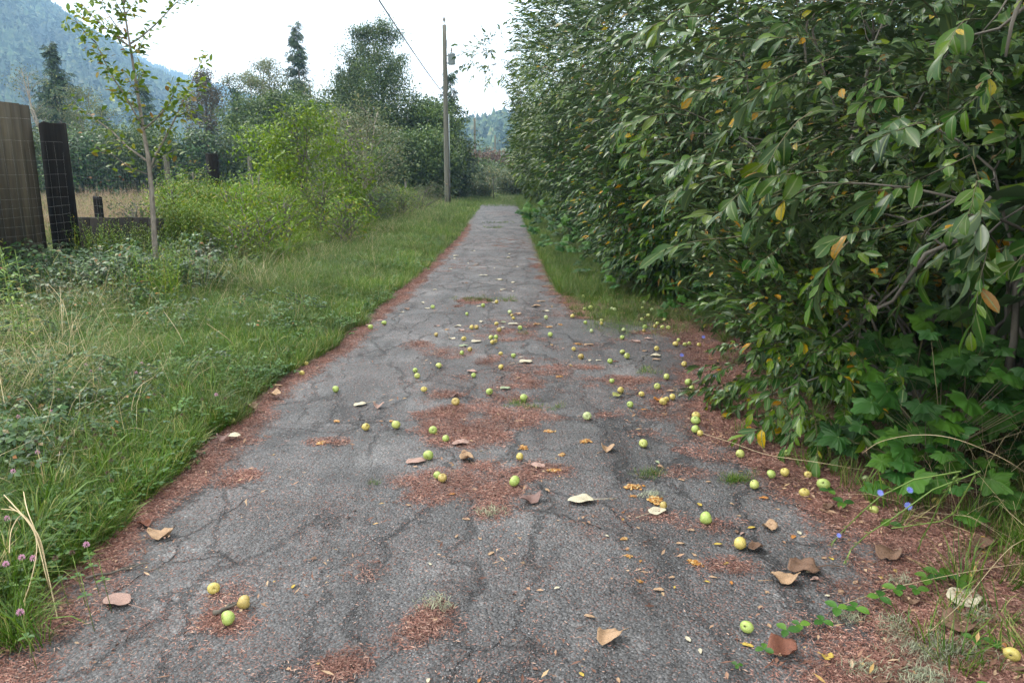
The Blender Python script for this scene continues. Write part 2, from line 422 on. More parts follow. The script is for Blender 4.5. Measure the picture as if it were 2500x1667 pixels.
BLOBS = []   # needle drifts on the lane: survey x, y, half width, half height, strength
for bx, by, bw, bh, s in [(1085, 945, 170, 32, .75), (1060, 985, 90, 40, .9), (1000, 990, 90, 18, .5), (1120, 1090, 190, 55, .85), (1010, 1105, 75, 38, .7),
        (1130, 1165, 95, 38, .8), (960, 1420, 80, 55, .75), (540, 1390, 95, 50, .8), (505, 1420, 60, 35, .4), (800, 1535, 85, 35, .8), (1110, 695, 75, 12, .75), (1160, 760, 120, 40, .5),
        (1010, 800, 110, 14, .55), (1200, 850, 170, 50, .5), (1120, 840, 60, 14, .6), (1170, 905, 70, 10, .7), (1450, 870, 130, 10, .7), (1480, 905, 70, 14, .7), (1370, 835, 60, 8, .5), (1500, 760, 60, 10, .7),
        (1520, 950, 70, 14, .6), (1280, 870, 60, 12, .4), (1650, 1270, 75, 16, .85), (1480, 1180, 60, 14, .5), (1460, 1330, 70, 16, .35), (1440, 1255, 60, 20, .35), (1560, 1030, 90, 10, .5),
        (1690, 1215, 40, 14, .5), (540, 1103, 60, 16, .7), (745, 1015, 25, 7, .8), (1050, 610, 80, 14, .25), (1180, 560, 60, 20, .3), (1250, 615, 30, 30, .6), (1150, 490, 45, 8, .6), (1250, 770, 60, 14, .35),
        (1600, 1170, 120, 22, .5), (1600, 1100, 90, 14, .55), (1500, 1000, 100, 12, .5), (1420, 940, 120, 12, .45), (1380, 890, 100, 12, .45), (1350, 790, 90, 14, .45), (1900, 1330, 80, 30, .35), (1850, 1440, 90, 18, .5), (1850, 1390, 100, 14, .45), (1760, 1500, 60, 14, .5), (300, 1320, 120, 40, .35), (860, 1300, 200, 60, .12), (600, 1500, 400, 60, .12), (300, 1500, 150, 60, .25), (1300, 1560, 120, 15, .2)]:
    g = GD(bx, by, LZ); d = max(g.y, .5)
    BLOBS.append((g.x, g.y, bw / 1764 * d * 1.03, bh / 1764 * d * d / 1.6, s))
def litter(x, y):
    x = np.asarray(x, float); y = np.asarray(y, float)
    v = np.zeros_like(x)
    ww = .10 + .05 * y
    X0, Y0 = x, y
    x = x + (fbm(X0, Y0, 3.1, 41) - .5) * 1.6 * np.minimum(ww, .45); y = y + (fbm(X0, Y0, 2.3, 57) - .5) * 2.4 * np.minimum(ww, .6)
    for bx, by, rx, ry, s in BLOBS:
        q = ((x - bx) / rx) ** 2 + ((y - by) / ry) ** 2
        v = np.maximum(v, s * np.clip(1.35 - q, 0, 1))
    x, y = X0, Y0
    e = x - xl(y)
    v = np.maximum(v, np.clip(1.25 - np.clip(e, 0, 9) / (.16 + .14 * fbm(x, y, .9, 3) + .40 * np.clip((3.3 - y) / 1.2, 0, 1)) / 1.0, 0, 1) * np.clip(1.6 - y / 30, .4, 1) * np.clip((e + .55) * 4, 0, 1))
    r = x - np.interp(y, AY, AX)
    v = np.maximum(v, np.where(y < AY[-1] + 1.5, np.clip(.55 + r / .45, 0, 1.0), 0))
    v = np.maximum(v, np.where(y > RY[0], np.clip(1 - (xr(y) - x) / .35, 0, 1) * .8 * np.clip(1.8 - y / 16, .2, 1), 0))
    nn = fbm(x, y, 6, 1) * .6 + fbm(x, y, 24, 5, 2) * .4
    return np.clip((v * 1.1 + nn * 1.7 - 1.22) * 1.5 * (v > .02), 0, 1)

# ------------------------------------------------------------------ terrain
def spaced(stops):
    out = []
    for (a, b, n) in stops: out += list(np.linspace(a, b, n, endpoint=False))
    return np.array(out + [stops[-1][1]])
def ground_z(x, y):
    off = np.clip(np.maximum(xl(np.clip(y, 0, 60)) - x, x - 2.2), 0, 3)
    return (fbm(x, y, .8, 9) - .5) * .10 * np.clip(off, 0, 1) + .05 * np.clip(off - .2, 0, 1)
def grid_mesh(name, X, Y, Z, mats, attr=None):
    ny, nx = X.shape
    V = np.stack([X, Y, Z], -1).reshape(-1, 3)
    i = np.arange(nx - 1)[None] + nx * np.arange(ny - 1)[:, None]
    q = np.stack([i, i + 1, i + nx + 1, i + nx], -1).reshape(-1)
    n = (nx - 1) * (ny - 1)
    me = raw_mesh(name, V, q.astype('i4'), np.full(n, 4, 'i4'), np.zeros(n, 'i4'), mats, True)
    if attr is not None:
        a = me.attributes.new('litter', 'FLOAT', 'POINT'); a.data.foreach_set('value', attr.ravel().astype('f4'))
    return me

def soil_nodes(m, nt, b, asphalt):
    N = nt.nodes.new; L = nt.links.new
    tc = N('ShaderNodeTexCoord')
    at = N('ShaderNodeAttribute'); at.attribute_name = 'litter'
    def noise(sc, det=3, r=.6):
        n = N('ShaderNodeTexNoise'); n.inputs['Scale'].default_value = sc; n.inputs['Detail'].default_value = det; n.inputs['Roughness'].default_value = r
        L(tc.outputs['Object'], n.inputs['Vector']); return n.outputs[0]
    def ramp(i, cols):
        r = N('ShaderNodeValToRGB'); set_ramp(r, cols); L(i, r.inputs[0]); return r.outputs[0]
    def mix(f, a, c, mode='MIX'):
        x = N('ShaderNodeMix'); x.data_type = 'RGBA'; x.blend_type = mode
        if isinstance(f, float): x.inputs[0].default_value = f
        else: L(f, x.inputs[0])
        for k, s in ((6, a), (7, c)):
            if isinstance(s, tuple): x.inputs[k].default_value = rgb(*s)
            else: L(s, x.inputs[k])
        return x.outputs[2]
    def math_(op, a, c, cl=False):
        x = N('ShaderNodeMath'); x.operation = op; x.use_clamp = cl
        for k, s in ((0, a), (1, c)):
            if isinstance(s, (int, float)): x.inputs[k].default_value = s
            else: L(s, x.inputs[k])
        return x.outputs[0]
    needle = ramp(noise(160, 3, .7), [(.33, (.035, .017, .014)), (.5, (.10, .045, .035)), (.66, (.20, .11, .085))])
    if asphalt:
        big = noise(.9, 4); mid = noise(5, 4)
        base = ramp(big, [(.3, (.072, .072, .074)), (.5, (.101, .101, .103)), (.7, (.142, .141, .142))])
        patch = ramp(noise(2.3, 5, .55), [(.38, (.82, .82, .82)), (.52, (1.0, 1.0, 1.0)), (.585, (1.06, 1.06, 1.06)), (.60, (1.24, 1.24, 1.23)), (.70, (1.45, 1.44, 1.43))])
        base = mix(1.0, base, patch, 'MULTIPLY')
        vo = N('ShaderNodeTexVoronoi'); vo.inputs['Scale'].default_value = 88; L(tc.outputs['Object'], vo.inputs['Vector'])
        bw = N('ShaderNodeRGBToBW'); L(vo.outputs['Color'], bw.inputs[0])
        st = ramp(bw.outputs[0], [(.15, (.5, .5, .52)), (.5, (.95, .95, .95)), (.8, (1.25, 1.25, 1.27)), (.95, (1.9, 1.9, 1.9))])
        base = mix(.9, base, st, 'MULTIPLY')
        gap = ramp(vo.outputs['Distance'], [(.3, (1, 1, 1)), (.7, (.42, .42, .42))])
        base = mix(.55, base, gap, 'MULTIPLY')
        # fine reddish debris everywhere
        vf = N('ShaderNodeTexVoronoi'); vf.inputs['Scale'].default_value = 60
        mpp = N('ShaderNodeMapping'); mpp.inputs['Scale'].default_value = (1, 2.2, 1); mpp.inputs['Rotation'].default_value = (0, 0, .7)
        L(tc.outputs['Object'], mpp.inputs[0]); L(mpp.outputs[0], vf.inputs['Vector'])
        deb = math_('MULTIPLY', math_('LESS_THAN', vf.outputs['Distance'], .22), math_('GREATER_THAN', noise(1.6, 4), .50))
        base = mix(math_('MULTIPLY', deb, .7), base, (.23, .10, .075))
        # cracks and worn joints
        dv = N('ShaderNodeVectorMath'); dv.operation = 'ADD'
        nv = N('ShaderNodeTexNoise'); nv.inputs['Scale'].default_value = 3.0; nv.inputs['Detail'].default_value = 4; L(tc.outputs['Object'], nv.inputs['Vector'])
        nsx = N('ShaderNodeVectorMath'); nsx.operation = 'SCALE'; nsx.inputs['Scale'].default_value = .38; L(nv.outputs['Color'], nsx.inputs[0])
        L(tc.outputs['Object'], dv.inputs[0]); L(nsx.outputs[0], dv.inputs[1])
        ce = N('ShaderNodeTexVoronoi'); ce.feature = 'DISTANCE_TO_EDGE'; ce.inputs['Scale'].default_value = 1.15; L(dv.outputs[0], ce.inputs['Vector'])
        crm = math_('MULTIPLY', math_('SUBTRACT', 1.0, math_('MULTIPLY', ce.outputs['Distance'], 60.0), True), math_('MULTIPLY', math_('SUBTRACT', noise(.8, 2), .42, True), 7.0, True))
        base = mix(math_('MULTIPLY', crm, .8, True), base, (.025, .025, .027))
        # long broken cracks that follow the wheel tracks
        ml = N('ShaderNodeMapping'); ml.inputs['Scale'].default_value = (2.4, .75, 1); L(dv.outputs[0], ml.inputs[0])
        cl_ = N('ShaderNodeTexVoronoi'); cl_.feature = 'DISTANCE_TO_EDGE'; cl_.inputs['Scale'].default_value = 1.0; L(ml.outputs[0], cl_.inputs['Vector'])
        wd = math_('MULTIPLY', math_('SUBTRACT', noise(26, 4, .8), .38, True), .22)
        c2 = math_('MULTIPLY', math_('MULTIPLY', math_('SUBTRACT', wd, cl_.outputs['Distance'], True), 90.0, True), math_('MULTIPLY', math_('SUBTRACT', noise(1.1, 2), .40, True), 9.0, True))
        base = mix(math_('MULTIPLY', c2, .72, True), base, (.028, .028, .030))
        # damp, tar-dark streaks that run with the lane
        ms = N('ShaderNodeMapping'); ms.inputs['Scale'].default_value = (3.4, .8, 1); L(tc.outputs['Object'], ms.inputs[0])
        ns = N('ShaderNodeTexNoise'); ns.inputs['Scale'].default_value = 1.0; ns.inputs['Detail'].default_value = 7; ns.inputs['Roughness'].default_value = .66; L(ms.outputs[0], ns.inputs['Vector'])
        base = mix(.85, base, ramp(ns.outputs[0], [(.37, (.42, .42, .43)), (.44, (.78, .78, .78)), (.50, (1.0, 1.0, 1.0))]), 'MULTIPLY')
        lm = math_('ADD', math_('MULTIPLY', at.outputs['Fac'], 1.5), math_('SUBTRACT', math_('MULTIPLY', noise(70, 3, .7), 1.6), 1.15), True)
        lm = math_('MULTIPLY', math_('MULTIPLY', lm, 2.2, True), .8)
        c = mix(math_('MULTIPLY', lm, .42), base, needle)
        b.inputs['Roughness'].default_value = .62
        bp = N('ShaderNodeBump'); bp.inputs['Strength'].default_value = 1.0; bp.inputs['Distance'].default_value = .008
        hh = math_('SUBTRACT', math_('MULTIPLY', mid, .8), math_('ADD', math_('MULTIPLY', vo.outputs['Distance'], .9), math_('MULTIPLY', math_('ADD', crm, c2), 1.6)))
        L(hh, bp.inputs['Height']); L(bp.outputs[0], b.inputs['Normal'])
    else:
        base = ramp(noise(9, 5), [(.3, (.018, .017, .010)), (.5, (.04, .040, .018)), (.7, (.085, .08, .04))])
        far = ramp(noise(.15, 5), [(.35, (.08, .11, .03)), (.65, (.17, .16, .07))])
        sx = N('ShaderNodeSeparateXYZ'); L(tc.outputs['Object'], sx.inputs[0])
        fm = N('ShaderNodeMapRange'); fm.inputs[1].default_value = 16; fm.inputs[2].default_value = 40; L(sx.outputs[1], fm.inputs[0])
        base = mix(fm.outputs[0], base, far)
        c = mix(math_('MULTIPLY', at.outputs['Fac'], .9), base, needle)
        b.inputs['Roughness'].default_value = .95
        bp = N('ShaderNodeBump'); bp.inputs['Strength'].default_value = .7; bp.inputs['Distance'].default_value = .03
        L(noise(30, 4), bp.inputs['Height']); L(bp.outputs[0], b.inputs['Normal'])
    L(c, b.inputs['Base Color']); b.inputs['Specular IOR Level'].default_value = .35
M_GROUND, _nt, _b = new_mat('verge soil'); soil_nodes(M_GROUND, _nt, _b, False)
M_ASPHALT, _nt, _b = new_mat('worn asphalt'); soil_nodes(M_ASPHALT, _nt, _b, True)

gx = spaced([(-1700, -300, 8), (-300, -60, 10), (-60, -12, 16), (-12, -4, 60), (-4, 4, 130), (4, 12, 30), (12, 60, 12), (60, 300, 8), (300, 1700, 8)])
gy = spaced([(-200, -20, 6), (-20, 0, 6), (0, 8, 130), (8, 20, 60), (20, 60, 50), (60, 200, 14), (200, 2350, 14)])
X, Y = np.meshgrid(gx, gy)
lit = np.where((Y > .5) & (Y < 30) & (X > -4) & (X < 4), np.clip(litter(X, np.clip(Y, .5, 60)) + .5 * ((X > 1.0) & (X < 3) & (Y < 8)), 0, 1), 0)
o = link('ground', grid_mesh('ground', X, Y, ground_z(X, Y), [M_GROUND], lit))
tag(o, kind='structure')

ys = 0.4 * (43.0 / 0.4) ** np.linspace(0, 1, 330)
u = np.linspace(0, 1, 100)
a = xl(ys) - .10 + .10 * (fbm(ys, ys * 0, 3, 2) - .5); b_ = xr(ys) + .04 + .16 * (fbm(ys, ys * 0 + 7, 3, 4) - .5)
k = np.clip((ys - RY[0] + .9) / .9, 0, 1); b_ = np.where(ys < RY[0], 2.25 * (1 - k) + (np.interp(RY[0], RY, RX) + .05) * k, b_)
X = a[:, None] * (1 - u) + b_[:, None] * u; Y = np.repeat(ys[:, None], 100, 1)
edge = np.clip(np.minimum(u, 1 - u) * 60, 0, 1)[None]
Z = LZ - .002 + (fbm(X, Y, 1.3, 4) - .5) * .012 * edge + (fbm(X, Y, 14, 8, 2) - .5) * .005 * edge - (1 - edge) * .035
o = link('lane', grid_mesh('lane', X, Y, Z, [M_ASPHALT], litter(X, Y)))
tag(o, kind='structure')
def lane_z(x, y):
    return LZ if (xl(y) - .05 < x < (2.2 if y < RY[0] - .6 else xr(y)) and y < 43) else float(ground_z(np.array(x), np.array(y)))

# ------------------------------------------------------------------ mountains: ridges with real distance, forested by instanced conifers
def ridge(name, prof, d0, d1, d2, az_n, seed, zbase=-2, wob=.06):
    """prof: (survey px, py) skyline; the slope climbs from d0 (foot) to d1 (crest) and falls to d2"""
    px = np.array([p[0] for p in prof], float); el = np.array([425.2 - p[1] for p in prof]) / FPX
    tx = (px - 1217.) / FPX                      # x / y of each bearing
    us = np.linspace(tx[0], tx[-1], az_n); crest = np.interp(us, tx, el)
    vs = np.concatenate([np.linspace(0, 1, 40), np.linspace(1, 2, 12)[1:]])
    U, Vv = np.meshgrid(us, vs)
    cr = np.interp(U, tx, el) * d1
    wv = 1 + wob * (fbm(U * 12, Vv * 0, 1, seed) - .5) * 2
    D = np.where(Vv <= 1, d0 + (d1 - d0) * Vv, d1 + (d2 - d1) * (Vv - 1))
    h = np.where(Vv <= 1, np.sin(Vv.clip(0, 1) * math.pi / 2) ** 1.15, np.cos((Vv.clip(1, 2) - 1) * math.pi / 2))
    sp = (fbm(U * 26 + Vv * 1.5, Vv * 3, 1, seed + 3) - .5) * .22 * np.sin(np.clip(Vv, 0, 1) * math.pi)
    Z = zbase + cr * np.clip(h + sp, 0, 1.02) + np.where(Vv <= 1, 0, -(Vv - 1) * 5)
    X = U * D; Yy = D * (1 + 0 * U)
    o = link(name, grid_mesh(name, X, Yy, Z, [M_SLOPE])); tag(o, kind='structure')
    return X, Yy, Z, len(us), len(vs)
M_SLOPE = surface('forested slope', [(.3, (.03, .045, .026)), (.6, (.05, .075, .035)), (.75, (.10, .10, .05))], (.02, .02, .02), bump=0)
PROF1 = [(-1900, 120), (-1200, -100), (-700, -160), (-350, -155), (-150, -130), (20, -60), (108, 4), (137, 30), (160, 52), (191, 70), (230, 98), (275, 130), (319, 155), (367, 182), (399, 210), (470, 250), (542, 290), (590, 318), (680, 350), (820, 385), (950, 420)]
PROF2 = [(-400, 80), (0, 120), (250, 150), (335, 160), (373, 160), (414, 186), (470, 205), (539, 230), (583, 238), (660, 262), (760, 300), (900, 345), (1050, 380), (1200, 400), (1320, 415)]
PROF3 = [(950, 385), (1060, 352), (1120, 336), (1160, 327), (1215, 318), (1300, 300), (1450, 280), (1700, 250), (2100, 210), (2700, 230), (3300, 330)]
def ctree(nl, seed, sides=5):
    r = random.Random(seed); t = T(); t.tube([(0, 0, 0), (0, 0, .5)], [.02, .015], 3)
    for i in range(nl):
        z0 = .06 + .9 * i / nl; z1 = z0 + 1.5 / nl + .03; rr = .26 * (1 - z0) ** .85 + .015
        vs = [(rr * (.7 + .6 * r.random()) * math.cos(2 * math.pi * (k + i * .37) / sides), rr * (.7 + .6 * r.random()) * math.sin(2 * math.pi * (k + i * .37) / sides), z0 - .05 * r.random()) for k in range(sides)] + [(0, 0, min(z1, 1))]
        t.add(vs, [[k, (k + 1) % sides, sides] for k in range(sides)])
    return t
def bltree(seed):
    r = random.Random(seed); t = T()
    for i in range(26):
        p = Vector((r.gauss(0, .13), r.gauss(0, .13), .25 + .6 * r.random())); M = orient(p, (r.gauss(0, 1), r.gauss(0, 1), r.gauss(0, .6)), (r.gauss(0, .5), r.gauss(0, .5), 1))
        t.leaf(M, .28, .22)
    return t
CT = [tmesh('conifer_form_%d' % i, ctree(7 + i % 3, i), M_FOREST) for i in range(4)] + [tmesh('broadleaf_form_%d' % i, bltree(i), M_FOREST) for i in range(2)]
def afforest(name, g, n, hmin, hmax, crest_n, label):
    X, Yy, Z, nu, nv = g
    u_ = rng.random(n) * (nu - 1.001); v_ = rng.random(n) * 41.0
    u_ = np.concatenate([u_, rng.random(crest_n) * (nu - 1.001)]); v_ = np.concatenate([v_, 37.2 + rng.random(crest_n) * 3])
    ui = u_.astype(int); vi = v_.astype(int); fu = u_ - ui; fv = v_ - vi
    def bl(A): return (A[vi, ui] * (1 - fu) + A[vi, ui + 1] * fu) * (1 - fv) + (A[vi + 1, ui] * (1 - fu) + A[vi + 1, ui + 1] * fu) * fv
    p = np.stack([bl(X), bl(Yy), bl(Z) - .5], -1)
    px, py, dz = proj(p)
    p = p[(px > -500) & (px < 3000) & (py > -500)]
    s = hmin + (hmax - hmin) * rng.random(len(p)) ** 1.5
    rot = np.zeros((len(p), 3)); rot[:, 2] = rng.random(len(p)) * 6.28
    gn_scatter(name, CT, p, rot, s, label, 'forest')
g1 = ridge('mountain', PROF1, 420, 1250, 1500, 200, 1)
afforest('mountain_forest', g1, 42000, 8, 20, 1500, 'dense conifer forest covering the near mountain slope at left')
g2 = ridge('far_mountain', PROF2, 1450, 2100, 2300, 100, 5)
afforest('far_mountain_forest', g2, 9000, 10, 20, 900, 'blue hazed forest on the second, farther ridge')
g3 = ridge('hill', PROF3, 300, 720, 900, 120, 9)
afforest('hill_forest', g3, 9000, 7, 16, 700, 'conifer forest on the low hill beyond the end of the lane')

# haze
hz = T(); hz.box((0, 1080, 232), 5400, 2700, 470)
HZ = bpy.data.materials.new('haze'); HZ.use_nodes = True; HZ.node_tree.nodes.clear()
_o = HZ.node_tree.nodes.new('ShaderNodeOutputMaterial'); _v = HZ.node_tree.nodes.new('ShaderNodeVolumePrincipled')
_v.inputs['Color'].default_value = (.38, .66, 1.0, 1); _v.inputs['Density'].default_value = .00062; _v.inputs['Anisotropy'].default_value = .0
HZ.node_tree.links.new(_v.outputs[0], _o.inputs['Volume'])
o = link('haze', tmesh('haze', hz, HZ)); tag(o, 'thin blue air haze over the whole valley', 'haze', kind='stuff')
# ------------------------------------------------------------------ willow shrubs on the right
def willow_leaf(st, seed):
    r = random.Random(seed); t = T()
    t.leaf(Matrix(), (.105, .12, .09, .11)[seed % 4], (.042, .038, .044, .050)[seed % 4], st=st, fold=.16, curl=(.06, .2, .38, .55)[seed % 4] * .8, widest=(.5, .55, .6, .5)[seed % 4])
    return t
WL_HI = [willow_leaf(5, i) for i in range(4)]
WL_MID = [willow_leaf(2, i) for i in range(4)]
WL_LO = []
for _i in range(3):
    _t = T(); _w = .040; _c = .06 + .06 * _i
    _t.add([(0, 0, 0), (-_w / 2, .048, .004), (0, .052, -.002), (_w / 2, .048, .004), (0, .105, -.105 * _c)], [[0, 2, 4, 1], [0, 3, 4, 2]]); WL_LO.append(_t)
WL_MESH = [tmesh('willow_leaf_form', t, M_WILLOW, True) for t in WL_HI]
def twig_form(seed, L=.40, n=11, m=0):
    """returns stem template and leaf matrices"""
    r = random.Random(seed); st = T(); pts = [Vector((0, 0, 0))]; d = Vector((0, 1, .1))
    for i in range(5):
        pts.append(pts[-1] + d.normalized() * L / 5); d += Vector((r.gauss(0, .12), 0, -.05 + r.gauss(0, .08)))
    st.tube(pts, [.0032, .003, .0026, .002, .0015, .001], 3, m, False)
    Ms = []
    for i in range(n):
        t = .12 + .88 * i / (n - 1); f = t * 5; k = min(int(f), 4); p = pts[k].lerp(pts[k + 1], f - k)
        ax = (pts[k + 1] - pts[k]).normalized(); az = i * 2.4 + r.random()
        side = Vector((math.cos(az), 0, math.sin(az) * .6)); ang = .9 - .5 * (i / n)
        if i == n - 1: ang = .1
        y = ax * math.cos(ang) + side * math.sin(ang) + Vector((0, 0, -.15))
        Ms.append(np.array(orient(p, y, (r.gauss(0, .45), r.gauss(0, .45), 1), (.45 + .8 * r.random()) * (1.1 if i > 3 else .8), r.gauss(0, .4))))
    return st, np.array(Ms, 'f4')
TW = [twig_form(i, .34 + .03 * i, 10 + i % 3) for i in range(6)]
def crown_points(c, rad, n, seed, zmin, front=None, lump=.28, inner=.55):
    r = np.random.default_rng(seed)
    d = r.normal(size=(n, 3)); d /= np.linalg.norm(d, axis=1)[:, None]
    k = r.random(n) ** .5 * (1 - inner) + inner
    k = k * (1 + lump * (fbm(d[:, 0] * 2 + seed, d[:, 1] * 2 + d[:, 2] * 1.7, 1.6, seed) - .5) * 2)
    p = np.array(c) + d * k[:, None] * np.array(rad)
    view = p - np.array(EYE); view /= np.linalg.norm(view, axis=1)[:, None]
    keep = (p[:, 2] > zmin) & ((np.sum(view * d, 1) < .25) | (r.random(n) < .35))
    if front is not None: keep &= front(p)
    return p[keep], d[keep]
def limb(t, a, b, r0, r1, rr, sag=.1, n=6, m=0, sides=5):
    a = Vector(a); b = Vector(b); L = (b - a).length; pts = []
    w = Vector((rr.gauss(0, .08), rr.gauss(0, .08), rr.gauss(0, .05))) * L
    for i in range(n + 1):
        q = i / n
        pts.append(a.lerp(b, q) + w * math.sin(q * math.pi) + Vector((0, 0, sag * L * math.sin(q * math.pi))) + Vector((rr.gauss(0, .012), rr.gauss(0, .012), 0)) * L * (0 < i < n))
    t.tube(pts, [r0 + (r1 - r0) * i / n for i in range(n + 1)], sides, m, False)
    return pts
def willow(label, base, crowns, lod, seed, n, zmin=.1, front=None, parts=0, scale=1.0, group='willow shrubs along the right side of the lane', mat=None, zcut=None):
    th = thing('willow_shrub', base, label, 'shrub', group)
    th_inv = Matrix.Translation(-Vector(base))
    rr = random.Random(seed); wood = T(); r = np.random.default_rng(seed)
    allM = []; stemM = []; sidx = []
    for ci, (c, rad) in enumerate(crowns):
        p, d = crown_points(c, rad, int(n * rad[0] * rad[1] * (1.0, 9.0 if lod == 0 else 2.6, 1.5)[min(ci, 2)]), seed + ci, zmin, front)
        px, py, dz = proj(p)
        keep = ~((dz < 2.0) & (dz > -.3) & (px > -200) & (px < 2700)) & (np.linalg.norm(p - np.array(EYE), axis=1) > 1.7)
        p = p[keep]; d = d[keep]
        for q in range(len(p)):
            dd = Vector(d[q]) * .9 + Vector((-.35, -.1, .05)) + Vector((rr.gauss(0, .45), rr.gauss(0, .45), rr.gauss(0, .3)))
            k = rr.randrange(len(TW)); M = np.array(orient(p[q], dd, (rr.gauss(0, .25), rr.gauss(0, .25), 1), scale * (.55 + .72 * rr.random()) * (.72 if (ci == 1 and lod == 0) else 1)))
            stemM.append(M); sidx.append(k)
        # limbs
        for q in rr.sample(range(len(p)), min(len(p), 10 if lod == 0 else 8)):
            st = Vector(base) + Vector((rr.gauss(0, .15), rr.gauss(0, .15), 0)); en = Vector(p[q])
            md = Vector(c) * .45 + st * .55; md.z = max(md.z, en.z * .4)
            limb(wood, st - Vector((0, 0, .1)), md, .017 + .014 * rr.random(), .012, rr, .03, 5); pts = limb(wood, md, en, .012, .004, rr, .12, 6)
            for _ in range(3): limb(wood, pts[3], pts[3] + Vector((rr.gauss(0, .3), rr.gauss(0, .3), rr.gauss(0, .25))) * rad[0] * .5, .007, .003, rr, 0, 4, 0, 4)
    stemM = np.array(stemM, 'f4'); sidx = np.array(sidx)
    off = np.array(th_inv, 'f4')
    for k, (st, LM) in enumerate(TW):
        sel = stemM[sidx == k]
        if len(sel): allM.append(np.einsum('nij,mjk->nmik', sel, LM).reshape(-1, 4, 4))
    LMs = np.concatenate(allM)
    if lod < 2:
        s = multi_mesh('twigs', [t for t, _ in TW], sidx, off @ stemM, [M_TWIG]); o = link('twigs', s, th); o['kind'] = 'stuff'
    LMs = off @ LMs
    W = LMs[:, :3, 3] + np.array(base)
    if parts:
        px, py, dz = proj(W)
        sc = np.where((px > 0) & (px < 2500) & (py > 0) & (py < 1667), np.linalg.norm(LMs[:, :3, 1], axis=1) / np.maximum(dz, .1), -1)
        order = np.argsort(-sc); big = order[:parts]
        for i in big:
            link('leaf', WL_MESH[i % 4], th, Matrix(LMs[i].tolist()))
        LMs = LMs[order[parts:]]
    tp = WL_MID if lod == 0 else WL_LO
    me = multi_mesh('foliage', tp, r.integers(0, len(tp), len(LMs)), LMs, [mat or (M_WILLOW if lod < 2 else M_WILLOW_FAR)], lod == 0)
    o = link('foliage', me, th); o['kind'] = 'stuff'
    o = link('branches', tmesh('branches', wood, M_BARK, True), th, th_inv)
    return th, len(LMs)

def fr_near(p):
    x, y, z = p.T
    lim = 1.05 + .75 * np.clip((3.9 - y), 0, 2) * 1.0 + .3 * np.clip(y - 6, 0, 3)
    lim = lim + .6 * np.clip(.9 - z, 0, 1) * (y < 4.3) - .25 * np.clip(z - 1.6, 0, 1)
    lim = lim + .5 * np.clip(1.75 - z, 0, 1) * (z > .9)
    cut = (z > .95 - .35 * np.clip(y - 4.2, 0, 3)) | (x < 2.15 + .12 * y * 0)
    px, py, dz = proj(p)
    lowlim = np.interp(y, [3.9, 4.3, 5.0, 6, 8], [2.2, 1.75, 1.6, 1.85, 2.1])
    cut &= (z > 1.0) | (x > lowlim)
    clear = (py > 1075 - 40 * (x > 2)) & (dz > 0)
    hole = (px > 2100) & (py > 640) & (py < 860) & (dz > 0) & (dz < 5)
    return (x > lim) & cut & ~clear & (z > .10) & ~hole
nw = 0
W1 = [((3.15, 4.3, 2.6), (2.1, 1.9, 1.9)), ((2.1, 5.1, .55), (.85, .95, .62)), ((3.1, 4.9, 1.5), (1.0, .9, 1.2))]
_, c_ = willow('nearest willow shrub, large glossy leaves filling the right edge and drooping to the ground', (3.3, 4.6, 0), W1, 0, 11, 245, .1, fr_near, 300); nw += c_
_, c_ = willow('broad willow shrub next behind the nearest one, branches reaching out over the fallen apples', (3.3, 7.2, 0), [((3.0, 7.0, 2.7), (2.0, 2.0, 2.3)), ((2.3, 6.7, .8), (.9, 1.5, .9))], 0, 12, 270, .15,
               lambda p: (p[:, 0] > np.maximum(1.15 - .1 * p[:, 2], np.interp(p[:, 2], [.2, 1.0, 1.5], [2.25, 2.0, 1.35]) + .0 * p[:, 1])), 300); nw += c_
def fr_mid(x0, x1):
    return lambda p: p[:, 0] > np.interp(p[:, 2], [0, 1, 2.5, 9], [x0 + .45, x0 + .2, x1, x1 - .2])
rows = [('third willow shrub along the lane from the right edge, beside the yellow-green grass patch', 3.4, 10.6, 2.1, 2.3, 3.2, 5.6, 1, 520, .92, 1.45, .95),
        ('fourth willow shrub from the right edge, dark hollow beneath it above thimbleberry leaves', 3.5, 14.0, 2.2, 2.4, 3.6, 6.6, 1, 500, 1.0, 1.6, 1.0),
        ('willow where the wall of shrubs first rises past the top of the picture', 3.6, 18.5, 2.5, 2.7, 4.2, 8.0, 1, 330, 1.1, 1.65, 1.0),
        ('tall willow standing behind the fifth shrub on the right of the lane', 3.8, 24, 2.8, 3.2, 5.0, 9.6, 2, 230, 1.3, 1.7, 1.0),
        ('tall grey-green tree forming the left outline of the right-hand wall high up', 3.9, 31, 3.2, 3.8, 6.0, 11.6, 2, 170, 1.5, 1.8, .85),
        ('tree opposite the second utility pole with one loose branch reaching over the lane', 4.4, 41, 3.6, 4.6, 6.5, 13.4, 2, 140, 1.9, 2.0, 1.1),
        ('farthest tree of the right-hand row, over the end of the asphalt', 5.0, 54, 4.0, 6.0, 5.4, 11.0, 2, 100, 2.4, 2.4, 1.6)]
for (lab, x, y, rx, ry, cz, top, lod, n, sc, x0, x1) in rows:
    rz = top - cz
    cr = [((x - .1, y, cz), (rx, ry, rz)), ((x - .55, y + .5, cz * .38), (rx * .72, ry * .9, cz * .42))]; ff = fr_mid(x0, x1)
    if y == 41: cr += [((-.2, 39, 6.9), (1.2, .7, .75)), ((-1.0, 39, 7.5), (.5, .5, .4))]; f0 = ff; ff = lambda p: f0(p) | ((p[:, 2] > 5.5) & (p[:, 1] < 39.9) & (p[:, 0] < .6) & (rng.random(len(p)) < .30))
    _, c_ = willow(lab, (x, y, 0), cr, lod, int(y * 3), n, .2, ff, 0, sc); nw += c_
